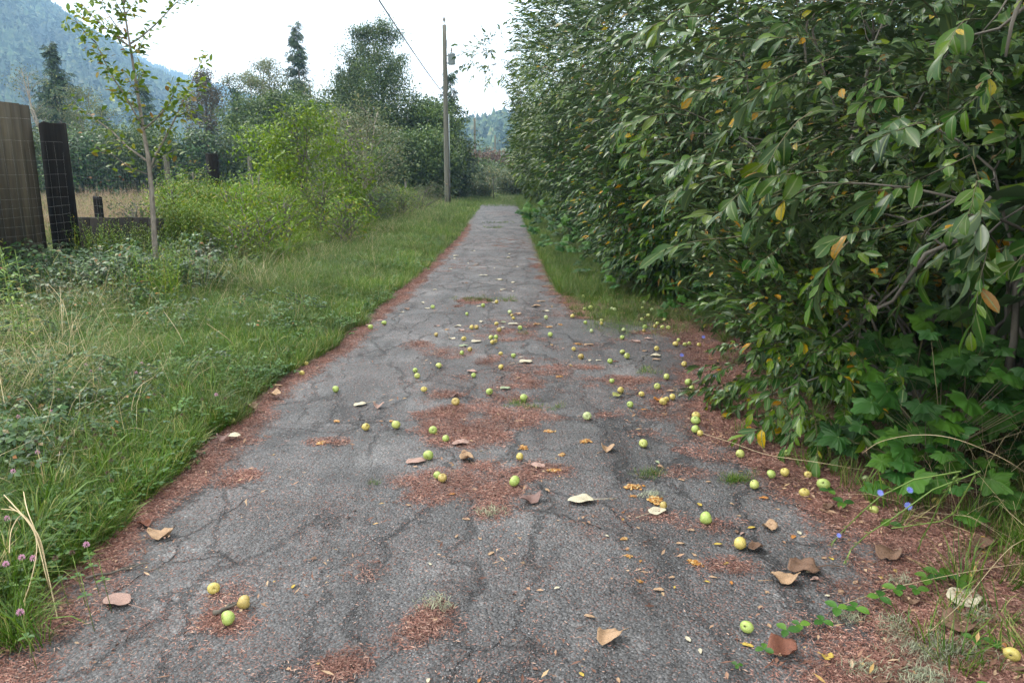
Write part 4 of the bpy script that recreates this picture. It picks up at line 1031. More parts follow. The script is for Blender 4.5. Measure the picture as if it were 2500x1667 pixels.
def moss(seed):
    r = random.Random(seed); t = T()
    for i in range(26):
        a = r.random() * 6.28; q = .05 * r.random() ** .5; t.blade((math.cos(a) * q, math.sin(a) * q, 0), r.random() * 6.28, .012 + .03 * r.random(), .0028, 1.2, .6, 2)
    return t
def tm(nm, ts, mats): return [tmesh(nm, t, mats) for t in ts]
F_GREEN = tm('green_tuft_form', [tuft(i, 34, (.08, .22), .0042, .05, .55, .3) for i in range(6)], M_GRASS)
F_SHORT = tm('short_tuft_form', [tuft(20 + i, 34, (.03, .10), .0034, .06, .5, .4) for i in range(4)], M_GRASS)
F_OLD = tm('old_grass_form', [tuft(30 + i, 26, (.25, .55), .0032, .08, .75, .55, 4) for i in range(6)], M_DGRASS)
F_STRAW = tm('straw_form', [tuft(50 + i, 6, (.35, .75), .0024, .08, .5, .5, 4) for i in range(4)], M_STRAW)
F_WIDE = tm('broad_grass_form', [tuft(60 + i, 16, (.3, .7), .011, .07, .6, .25, 4) for i in range(4)], M_GRASS)
F_CLOV = tm('clover_patch_form', [cloverpatch(i) for i in range(5)], M_CLOVER)
F_WEED = tm('tall_weed_form', [weed(i) for i in range(6)], M_WEED)
F_SEED = tm('seeding_grass_form', [seedstem(i) for i in range(5)], [M_STRAW, M_SEED])
F_BRAM = tm('bramble_form', [bramblepatch(i) for i in range(5)], M_BRAMBLE)
F_NEED = tm('needle_form', [needles(i) for i in range(6)], M_NEEDLE)
F_SPARSE = tm('sparse_needle_form', [needles(40 + i, 7, .16, .014, .0018, .3) for i in range(4)], M_NEEDLE)
F_FLAKE = tm('flake_form', [flakes(i) for i in range(5)], M_CHIP)
F_GRIT = tm('grit_form', [grit(i) for i in range(4)], M_STONE)
F_MOSS = tm('lichen_form', [moss(i) for i in range(4)], M_LICHEN)
def samp(n, y0, y1, lo, hi, seed):
    r = np.random.default_rng(seed); y = y0 * (y1 / y0) ** r.random(n); a = lo(y); b = hi(y); x = a + (b - a) * r.random(n)
    return x, y, r
def put(name, forms, x, y, r, smin, smax, label, cat, tilt=.12, z=None, grow=0.0):
    n = len(x); rot = np.stack([r.normal(0, tilt, n), r.normal(0, tilt, n), r.random(n) * 6.28], -1)
    s = (smin + (smax - smin) * r.random(n)) * (1 + grow * y)
    zz = ground_z(x, y) if z is None else z(x, y)
    print(name, n)
    return gn_scatter(name, forms, np.stack([x, y, zz], -1), rot, s, label, cat)
lo = lambda y: np.maximum(-.72 * y - 1.2, -13 - y * .12)
e_ = lambda x, y: xl(y) - x
# green verge
x, y, r = samp(60000, 1.6, 48, lo, lambda y: xl(y) + .06, 1)
e = e_(x, y); g = fbm(x, y, .55, 2); edge_n = fbm(x, y, 2.2, 4)
pg = np.clip(1.3 - e / (1.0 + .06 * y), .0, 1) * .9 + np.where(g > .47, .85, .35); pg = pg * (e > .22 * (edge_n - .30) * np.clip(2 - y / 8, .3, 1)) * np.where((x < -4.2) & (y > 9), .35, 1)
k = r.random(len(x)) < pg
put('verge_grass', F_GREEN, x[k], y[k], r, .5, 1.15, 'fresh green grass along the left edge of the lane', 'grass', grow=.012)
x, y, r = samp(50000, 1.6, 48, lo, lambda y: xl(y) - .15, 2)
e = e_(x, y); g = fbm(x, y, .5, 12)
k = r.random(len(x)) < np.clip((e - .35) * .7, .05, 1) * np.where(g > .46, .9, .28) * np.where((x < -4.4) & (y > 9.3) & (y < 13.5), .4, 1) * np.where(y > 13, .8, 1)
put('meadow_grass', F_OLD, x[k], y[k], r, .45, .85, 'tangled half dry meadow grass on the left verge', 'grass', .3, grow=.012)
k = r.random(len(x)) < np.clip((e - .4) * .6, 0, 1) * .09 * np.where(g > .5, 1.8, .6)
put('dry_straw', F_STRAW, x[k], y[k], r, .6, 1.1, 'pale dry straws standing in the meadow grass', 'grass', .35, grow=.008)
x, y, r = samp(30000, 1.5, 20, lo, lambda y: xl(y) - .04, 3)
e = e_(x, y); g = fbm(x, y, .9, 31)
k = (r.random(len(x)) < np.where(g > .50, .5, .10)) & (e > .12 * edge_n[:len(x)]) & ~((x < -4.6) & (y > 9.5))
put('clover_patch', F_CLOV, x[k], y[k], r, .8, 1.5, 'clover leaves growing through the verge grass', 'clover', .2)
# brambles at the foot of the wall, weeds and meadow
x, y, r = samp(3600, 8.2, 13.4, lambda y: -.7 * y - .4, lambda y: -3.9 - .25 * (y - 9), 4)
k = r.random(len(x)) < np.clip((y - 8.6) * .45, 0, .8) * np.clip((fbm(x, y, .9, 71) - .30) * 3.5, .05, 1) * np.clip((-3.6 - x) * .8, .1, 1) * np.where((x < -5.4) & (y > 10.2), .22, 1)
put('bramble_patch', F_BRAM, x[k], y[k], r, .5, 1.15, 'dark bramble leaves heaped against the timber wall and low wall', 'brambles', .25)
x, y, r = samp(1500, 3.0, 9, lambda y: -.7 * y - .3, lambda y: xl(y) - .6, 5)
k = (r.random(len(x)) < .16) & (fbm(x, y, .7, 17) > .46)
put('bramble_creepers', F_BRAM, x[k], y[k], r, .35, .7, 'low bramble runners among the verge grass', 'brambles', .25)
x, y, r = samp(15000, 13.0, 48, lambda y: np.maximum(-.42 * y, -8.0 + 0 * y), lambda y: np.interp(y, [13, 20, 30, 48], [-4.0, -3.6, -3.1, -3.0]), 6)
g = fbm(x, y, .35, 21)
g2 = fbm(x, y, 1.1, 23, 3)
k = r.random(len(x)) < np.clip(np.where(g > .42, .9, .5) * np.clip((g2 - .28) * 3.6, .06, 1), 0, 1)
edge_t = np.clip((np.interp(y[k], [13, 20, 30, 48], [-4.0, -3.6, -3.1, -3.0]) - x[k]) / 1.3, .35, 1)
sc = edge_t * np.interp(y[k], [13, 18, 26, 48], [.88, 1.0, .88, .68]) * np.interp(x[k] + 3.1 + 0 * x[k], [-6, -1, 0], [1.05, .85, .5])
o = put('tall_weeds', F_WEED, x[k], y[k], r, .8, 1.15, 'tall yellow-green goldenrod like weeds along the fence line', 'weeds', .08)
o.data.attributes['scl'].data.foreach_set('value', (sc * (.62 + .4 * r.random(len(sc)) + .7 * (fbm(x[k], y[k], .7, 77) - .35) * 1.6)).astype('f4'))
x, y, r = samp(520, 8.8, 13.8, lambda y: -.66 * y - .1, lambda y: -3.8 - .3 * (y - 9), 61)
k = ((x < -6.0) & (y < 9.6)) | ((y > 11.8) & (x > -5.2)) | (x > -4.4)
x = np.concatenate([x, -6.75 + 1.3 * r.random(90)]); y = np.concatenate([y, 12.2 + .7 * r.random(90)]); k = np.concatenate([k, np.ones(90, bool)])
put('scattered_weeds', F_WEED, x[k], y[k], r, .4, .75, 'single tall weeds rising from the brambles', 'weeds', .1)
x, y, r = samp(2200, 16, 60, lambda y: -.72 * y - 2, lambda y: -7.6 - .02 * y, 7)
put('seeding_grass', F_SEED, x, y, r, .8, 1.25, 'reddish seeding grass in the field beyond the fence', 'grass', .1)
x = np.concatenate([x, x[::-1] + .4]); y = np.concatenate([y, y[::-1] + .3])
put('field_grass', F_GREEN, x + .3, y + .2, r, 2.4, 3.8, 'pale grass of the field beyond the fence', 'grass', .2)
x, y, r = samp(900, 16, 36, lambda y: np.maximum(-.6 * y, -9.5), lambda y: -3.6 - .08 * np.clip(36 - y, 0, 20), 8)
put('mixed_seeding_grass', F_SEED, x, y, r, .9, 1.45, 'reddish grass heads standing among the tall weeds', 'grass', .12)
x, y, r = samp(420, 9.2, 15, lambda y: -.6 * y, lambda y: -3.6 + 0 * y, 9)
put('broad_grass', F_WIDE, x, y, r, .7, 1.2, 'broad bladed grass clumps by the wire fence', 'grass', .2)
x, y, r = samp(620, 2.4, 9, lambda y: np.maximum(-.66 * y, -5), lambda y: xl(y) - .2, 91)
put('coarse_grass', F_WIDE, x, y, r, .25, .65, 'coarse grass clumps in the near verge', 'grass', .25)
# right verge
x, y, r = samp(18000, 7.6, 52, lambda y: xr(y) - .05, lambda y: np.interp(y, [8, 12, 20, 52], [3.0, 2.6, 2.3, 2.2]), 10)
x = np.where(y < 9.2, .9 + 1.8 * r.random(len(x)), x)
k = r.random(len(x)) < np.interp(y + 2.2 * (fbm(x, y, 1.5, 61) - .5), [8.2, 9.4, 11], [.0, .4, .8]) * np.clip(fbm(x, y, 1.2, 5) * 3 - .75, .15, 1)
ks = k & (y < 11.5); k = k & (y >= 10.3)
put('right_verge_short_grass', F_SHORT, x[ks], y[ks], r, .5, 1.3, 'short mossy grass of the patch where apples lie', 'grass', .3)
put('right_verge_grass', F_GREEN, x[k], y[k], r, .5, .95, 'grass strip between the lane and the willows', 'grass', .25, grow=.012)
k = r.random(len(x)) < np.where(y < 10.5, .06, .35)
put('right_verge_old_grass', F_OLD, x[k], y[k], r, .3, .6, 'yellowing grass on the right verge', 'grass', .35, grow=.01)
x, y, r = samp(2600, 2.2, 8.6, lambda y: np.interp(y, AY, AX) + .25, lambda y: np.interp(y, AY, AX) + 2.0, 11)
k = r.random(len(x)) < np.where(y < 4.6, .35, .15) * np.clip(x - np.interp(y, AY, AX) - .1, .05, 1)
put('thicket_grass', F_GREEN, x[k], y[k], r, .6, 1.3, 'sparse grass at the foot of the willow thicket', 'grass', .3)
k = r.random(len(x)) < np.where((y < 4.4) & (x > 2.1), .10, .0)
put('thicket_straw', F_STRAW, x[k], y[k], r, .6, 1.0, 'dry stems leaning out of the thicket at lower right', 'grass', .45)
# track beyond the asphalt, tufts growing through the lane
x, y, r = samp(5000, 40, 95, lambda y: -3.5 + 0 * y, lambda y: 3.0 + 0 * y, 12)
put('track_grass', F_OLD, x, y, r, .35, .9, 'brownish grass of the track beyond the asphalt', 'grass', .4)
pts = []
for (sx, sy, n, w, h) in [(1090, 688, 26, 50, 6), (1150, 690, 18, 40, 6), (1135, 523, 14, 22, 2), (1130, 512, 14, 50, 1.5), (1225, 935, 12, 45, 6), (1270, 940, 5, 30, 5), (1180, 925, 8, 40, 6), (1310, 672, 16, 30, 8), (1390, 690, 60, 90, 14), (1480, 680, 90, 110, 16), (1440, 715, 90, 130, 12), (1520, 735, 70, 70, 12),
                          (1490, 1090, 14, 30, 10), (1690, 1100, 26, 30, 9), (1580, 905, 14, 22, 8), (1490, 855, 10, 30, 8), (860, 1110, 3, 6, 3), (1200, 765, 5, 20, 5), (1300, 628, 10, 30, 6), (1330, 640, 12, 20, 5)]:
    for i in range(n):
        q = GD(sx + random.gauss(0, w / 2), sy + random.gauss(0, h / 2), LZ); pts.append((q.x, q.y))
pts = np.array(pts)
put('crack_grass', F_SHORT, pts[:, 0], pts[:, 1], np.random.default_rng(3), .28, .6, 'short grass tufts growing through the asphalt and litter', 'grass', .25, z=lambda x, y: 0 * x + LZ - .004, grow=.05)

# needle litter, flakes, grit
def edge_plant(label, px, py_top, d, n, seed):
    p = P(px, 425, d); th = thing('leafy_weed', (p.x, d, 0), label, 'plant'); r = random.Random(seed); h = hgt(py_top, d); me = [tmesh('leaf_form', (lambda t: (t.leaf(Matrix(), .13, .02, st=3, curl=c_), t)[1])(T()), M_WEED, True) for c_ in (.1, .3)]
    for s_ in range(3):
        b = Vector((r.gauss(0, .05), r.gauss(0, .05), 0)); e2 = b + Vector((r.gauss(.05, .08), r.gauss(0, .08), h * (.8 + .2 * r.random()))); t = T(); t.tube([b, b.lerp(e2, .5) + Vector((.02, 0, 0)), e2], [.005, .004, .002], 5); link('stem', tmesh('stem', t, M_STEMG), th)
        for i in range(n):
            q = .25 + .75 * i / n; a = i * 2.4; link('leaf', me[i % 2], th, orient(b.lerp(e2, q), (math.cos(a), math.sin(a), .5 * q), (0, 0, 1), (1.2 - .5 * q)))
edge_plant('leafy weed with narrow bright leaves cut by the left edge of the picture', 8, 575, 6.2, 30, 5)
x, y, r = samp(120000, 1.35, 26, lambda y: np.maximum(xl(y) - .25, -.7 * y - .3), lambda y: np.minimum(xr(y) + .1, .72 * y + .4), 13)
d = litter(x, y)
k = r.random(len(x)) < d ** 1.3 * .8
zf = lambda x, y: np.where((x > xl(y) - .02) & (x < 2.2), LZ, ground_z(x, y)) - .001
put('needle_litter', F_NEED, x[k], y[k], r, .7, 1.2, 'red-brown fallen needles drifted on the lane and its edges', 'leaf litter', .02, z=zf)
k = r.random(len(x)) < .10 + .8 * np.clip(fbm(x, y, .8, 6) - .48, 0, 1)
put('scattered_needles', F_SPARSE, x[k], y[k], r, .8, 1.3, 'thinly scattered red needles over the asphalt', 'leaf litter', .02, z=zf)
x, y, r = samp(9000, 1.35, 14, lambda y: np.maximum(xl(y) - .2, -.7 * y - .3), lambda y: np.minimum(2.6, .72 * y + .4), 14)
right = x - np.interp(y, AY, AX)
k = r.random(len(x)) < np.clip(.03 + .42 * litter(x, y) * (right > -.5) + .3 * np.clip(right, 0, .6) + .16 * litter(x, y), 0, 1)
put('leaf_flakes', F_FLAKE, x[k], y[k], r, .6, 1.5, 'small brown and yellow leaf scraps mixed with the needles', 'leaf litter', .1, z=zf)
x, y, r = samp(9000, 1.35, 12, lambda y: np.maximum(xl(y), -.7 * y - .3), lambda y: np.minimum(2.0, .72 * y + .4), 15)
k = r.random(len(x)) < .35 + .9 * (fbm(x, y, .9, 8) - .4)
put('loose_grit', F_GRIT, x[k], y[k], r, .7, 1.4, 'loose grit lying on the worn asphalt', 'grit', .0, z=zf)
pts = []
for (sx, sy, n, w, h) in [(2140, 1500, 60, 110, 30), (2060, 1450, 12, 30, 14), (1940, 1420, 10, 30, 12), (2060, 1340, 8, 20, 10), (2230, 1420, 16, 60, 16), (2120, 1560, 30, 70, 10), (1980, 1540, 12, 30, 8), (1500, 1140, 8, 20, 6), (1130, 1180, 8, 30, 8), (1000, 1390, 8, 20, 8)]:
    for i in range(n):
        q = GD(sx + random.gauss(0, w / 2), sy + random.gauss(0, h / 2), LZ); pts.append((q.x, q.y))
pts = np.array(pts)
put('lichen_scraps', F_MOSS, pts[:, 0], pts[:, 1], np.random.default_rng(4), .6, 1.2, 'grey-green lichen and moss scraps in the needles at lower right', 'lichen', .3, z=lambda x, y: 0 * x + LZ + .003)

# ------------------------------------------------------------------ walls, posts, wire fence, poles
WALLC = surface('weathered timber', [(.3, (.018, .0145, .008)), (.5, (.036, .030, .018)), (.7, (.07, .06, .038))], (7, 7, .55), rough=.85, bump=.25)
def plank_wall(name, label, a, b, h0, h1, n, thick, mat):
    a = Vector(a); b = Vector(b); L = (b - a).length; d = (b - a).normalized(); nrm = Vector((-d.y, d.x, 0))
    th = thing(name, a, label, 'wall', rz=math.atan2(d.y, d.x)); r = random.Random(name)
    w = L / n
    for i in range(n):
        t = T(); h = h0 + (h1 - h0) * (i + .5) / n + r.gauss(0, .004); off = r.gauss(0, .0035)
        x0 = i * w + .003; x1 = (i + 1) * w - .003; c = .004
        prof = [(x0 + c, -thick / 2 + off), (x1 - c, -thick / 2 + off), (x1, -thick / 2 + off + c), (x1, thick / 2), (x0, thick / 2), (x0, -thick / 2 + off + c)]
        vs = [(px, py, -.3) for px, py in prof] + [(px, py, h + r.gauss(0, .003)) for px, py in prof]; m = len(prof)
        t.add(vs, [[k, (k + 1) % m, (k + 1) % m + m, k + m] for k in range(m)] + [list(range(m))[::-1], [k + m for k in range(m)]])
        link('board', tmesh('board', t, mat), th)
    t = T(); t.box((L / 2, 0, (min(h0, h1) - .2) / 2), L - .02, thick * .5, min(h0, h1) - .25); link('backing', tmesh('backing', t, mat), th)
    return th
plank_wall('timber_wall', 'high weathered brown board wall behind the wire at the left edge', (-7.16, 12.25, 0), (-7.40, 8.2, 0), 2.66, 2.72, 18, .12, WALLC)
WALLD = surface('dark timber', [(.3, (.005, .0042, .003)), (.5, (.011, .0095, .007)), (.7, (.028, .024, .018))], (7, 7, .55), rough=.9, bump=.25)  # same grain pattern as the high wall, in darker browns
plank_wall('low_wall', 'low dark board wall overgrown with brambles between the corner post and the young tree', (-7.0, 13.0, 0), (-5.65, 13.15, 0), .95, .93, 6, .14, WALLD)
fence = thing('wire_fence', (-6.85, 12.1, 0), 'woven wire fence on dark wooden posts along the left field', 'fence'); finv = Matrix.Translation(-Vector(fence.location))
def post(px, d, w, top, mat, label=None, lean=(0, 0), sides=10, parent=None):
    p = P(px, 425, d); t = T(); r = random.Random(int(px)); pts = [(0, 0, -.3), (lean[0] * .5, lean[1] * .5, top * .5), (lean[0], lean[1], top - .015), (lean[0], lean[1], top)]
    t.tube(pts, [w / 2 * 1.04, w / 2, w / 2 * .98, w / 2 * .90], sides)
    t.v = [(a + r.gauss(0, w * .012), b + r.gauss(0, w * .012), c + (.01 * r.gauss(0, 1) if c > top * .9 else 0)) for a, b, c in t.v]
    o = link('post', tmesh('post', t, mat), fence, finv @ Matrix.Translation((p.x, d, 0)))
    if label: o['label'] = label
post(143, 12.45, .40, 2.42, M_POST, 'thick black square cut corner post'); post(521, 22, .34, hgt(376, 22), M_POST, 'stout black post standing above the weeds')
post(409, 18, .13, hgt(380, 18), M_GPOST, 'slim lichened post'); post(231, 15, .17, hgt(480, 15), M_POST, 'short black post behind the low wall'); post(611, 27, .13, hgt(384, 27), M_GPOST, 'slim grey post')
post(706, 30, .30, hgt(430, 30) - .02, M_POST); post(928, 37, .30, hgt(438, 37), M_POST); post(885, 37, .16, hgt(452, 37), M_GPOST); post(951, 37.5, .10, hgt(458, 37.5), M_BARE, 'pale leaning stake', (.45, 0)); post(990, 38, .12, hgt(444, 38), M_GPOST)
WP = [Vector((-7.3, 8.0, 0)), Vector((-7.08, 10.4, 0)), Vector((-6.72, 12.32, 0)), Vector((-7.72, 18, 0)), Vector((-8.02, 22, 0)), Vector((-8.9, 27, 0))]
rr = random.Random(3)
for j, z in enumerate([2.44, 2.13, 1.86, 1.65, 1.46, 1.31, 1.18, 1.05, .92, .79, .66, .52, .36]):
    zs = [z + .02, z, z, z * .93, z * .91, z * .9]; t = T(); pts = []
    for a in range(len(WP) - 1):
        L = (WP[a + 1] - WP[a]).length; m = 10
        for q in range(m):
            f = q / m; pts.append(WP[a].lerp(WP[a + 1], f) + Vector((rr.gauss(0, .004), 0, zs[a] * (1 - f) + zs[a + 1] * f - .016 * L * math.sin(f * math.pi) * (.4 if a < 2 else .8) + rr.gauss(0, .0035))))
    t.tube(pts, .0014 if j else .0019, 4, 0, False); link('line_wire', tmesh('line_wire', t, M_WIRE), fence, finv)
for a in range(1, 4):
    L = (WP[a + 1] - WP[a]).length; m = int(L / .16)
    for q in range(m):
        f = q / m; p = WP[a].lerp(WP[a + 1], f); t = T(); t.tube([p + Vector((rr.gauss(0, .006), 0, z)) for z in (.1, .7, 1.3, 1.8, 2.13 * (1 if a < 2 else .93))], .0009, 3, 0, False)
        link('stay_wire', tmesh('stay_wire', t, M_WIRE), fence, finv)

def pole(label, px, d, toppx, top, w0, w1):
    p = P(px, 425, d); q = P(toppx, 425, d); th = thing('utility_pole', (p.x, d, 0), label, 'utility pole', 'utility poles along the lane'); t = T()
    n = 14; t.tube([(0 + (z / top) ** 1.0 * .0, 0, z) for z in [top * i / n - (.3 if i == 0 else 0) for i in range(n + 1)]], [w0 / 2 + (w1 - w0) / 2 * i / n for i in range(n + 1)], 14)
    link('shaft', tmesh('shaft', t, M_POLE, True), th); return th
PT = hgt(62, 40.5)
th = pole('tall grey wooden utility pole with a transformer, nearest of the line', 1091, 40.5, 1082, PT, .30, .19)
t = T(); t.tube([(0, 0, PT - .02), (0, 0, PT + .22)], .018, 6); t.lathe([(.03, PT + .16), (.075, PT + .19), (.05, PT + .23), (.08, PT + .26), (.05, PT + .31), (.02, PT + .36), (.012, PT + .40)], 10); link('insulator', tmesh('insulator', t, M_PORC, True), th)
zt = hgt(145, 40.5); t = T(); M = Matrix.Translation((.34, -.10, 0))
t.lathe([(.15, zt - .28), (.175, zt - .26), (.175, zt + .20), (.182, zt + .205), (.182, zt + .235), (.15, zt + .26), (.04, zt + .27)], 16, 0, M); tc_ = link('transformer', tmesh('transformer', t, M_TRANSF, True), th)
t = T(); t.box((.17, -.05, zt + .15), .16, .05, .05); t.box((.17, -.05, zt - .2), .16, .05, .05); link('bracket', tmesh('bracket', t, M_WIRE), th)
t = T(); t.lathe([(.02, zt + .26), (.05, zt + .30), (.03, zt + .34), (.055, zt + .38), (.03, zt + .43), (.05, zt + .47), (.015, zt + .52)], 10, 0, M); link('bushing', tmesh('bushing', t, M_PORC, True), tc_)
t = T(); t.tube([(.34, -.1, zt + .5), (.30, -.1, zt + .75), (.1, 0, zt + .5), (.11, 0, zt + .9)], .012, 4); t.tube([(.5, -.1, zt + .15), (.56, -.1, zt + .05), (.5, -.1, zt - .05)], .015, 4); t.tube([(.10, -.10, zt - .3), (.14, -.12, zt - .9), (.11, -.1, hgt(236, 40.5))], .012, 4); link('lead_wire', tmesh('lead_wire', t, M_CABLE), th)
t = T(); t.tube([(.15, -.14, -.1), (.155, -.14, 1.9)], .03, 6); link('conduit', tmesh('conduit', t, M_CABLE), th); t = T(); t.tube([(.165, -.14, 1.9), (.155, -.12, 4.6)], .022, 6); link('riser_pipe', tmesh('riser_pipe', t, M_TRANSF), th)
t = T(); t.box((.0, -.155, 1.15), .10, .012, .05); link('tag_plate', tmesh('tag_plate', t, M_SEED), th)
p2 = pole('second utility pole, plain and bare, standing before the red-brown shrub', 1160, 92, 1159, hgt(288, 92), .32, .24)
p3 = pole('third and farthest utility pole at the lane end', 1209, 125, 1208, hgt(330, 125), .34, .24)
a1 = Vector(th.location)
def cable(label, pts, rad, sag):
    P_ = []
    for a in range(len(pts) - 1):
        A = Vector(pts[a]); B = Vector(pts[a + 1])
        for q in range(24): f = q / 24; P_.append(A.lerp(B, f) - Vector((0, 0, sag[a] * 4 * f * (1 - f))))
    P_.append(Vector(pts[-1])); t = T(); o0 = P_[0].copy(); t.tube([v - o0 for v in P_], rad, 5, 0, False)
    o = link('overhead_cable', tmesh('overhead_cable', t, M_CABLE)); o.location = o0; tag(o, label, 'cable', 'overhead cables')
cable('thick dark service cable sloping down from upper left to the transformer pole', [(a1.x + .1, -12, 6.3), (a1.x, 40.4, hgt(236, 40.5))], .016, [.45])
cable('thin faint line strung between the pole tops', [(a1.x, -12, 10.0), (a1.x, 40.5, PT + .34), (p2.location.x, 92, hgt(285, 92)), (p3.location.x, 125, hgt(328, 125))], .006, [.5, .9, .5])
# far gate
g0 = at(1180, 68); th = thing('farm_gate', g0, 'small low pipe gate across the track beyond the asphalt', 'gate')
for xx in (-.6, 1.1): t = T(); t.tube([(xx, 0, -.2), (xx, 0, 1.0)], .06, 6); link('gate_post', tmesh('gate_post', t, M_GPOST), th)
for zz in (.45, .8): t = T(); t.tube([(-.6, 0, zz), (1.1, 0, zz)], .025, 5); link('rail', tmesh('rail', t, M_GPOST), th)
t = T(); t.tube([(0, 0, -.2), (0, 0, 1.5)], .03, 5); o = link('marker_stake', tmesh('marker_stake', t, M_GPOST)); o.location = at(1205, 52); tag(o, 'thin stake standing at the left of the track past the asphalt end', 'stake')
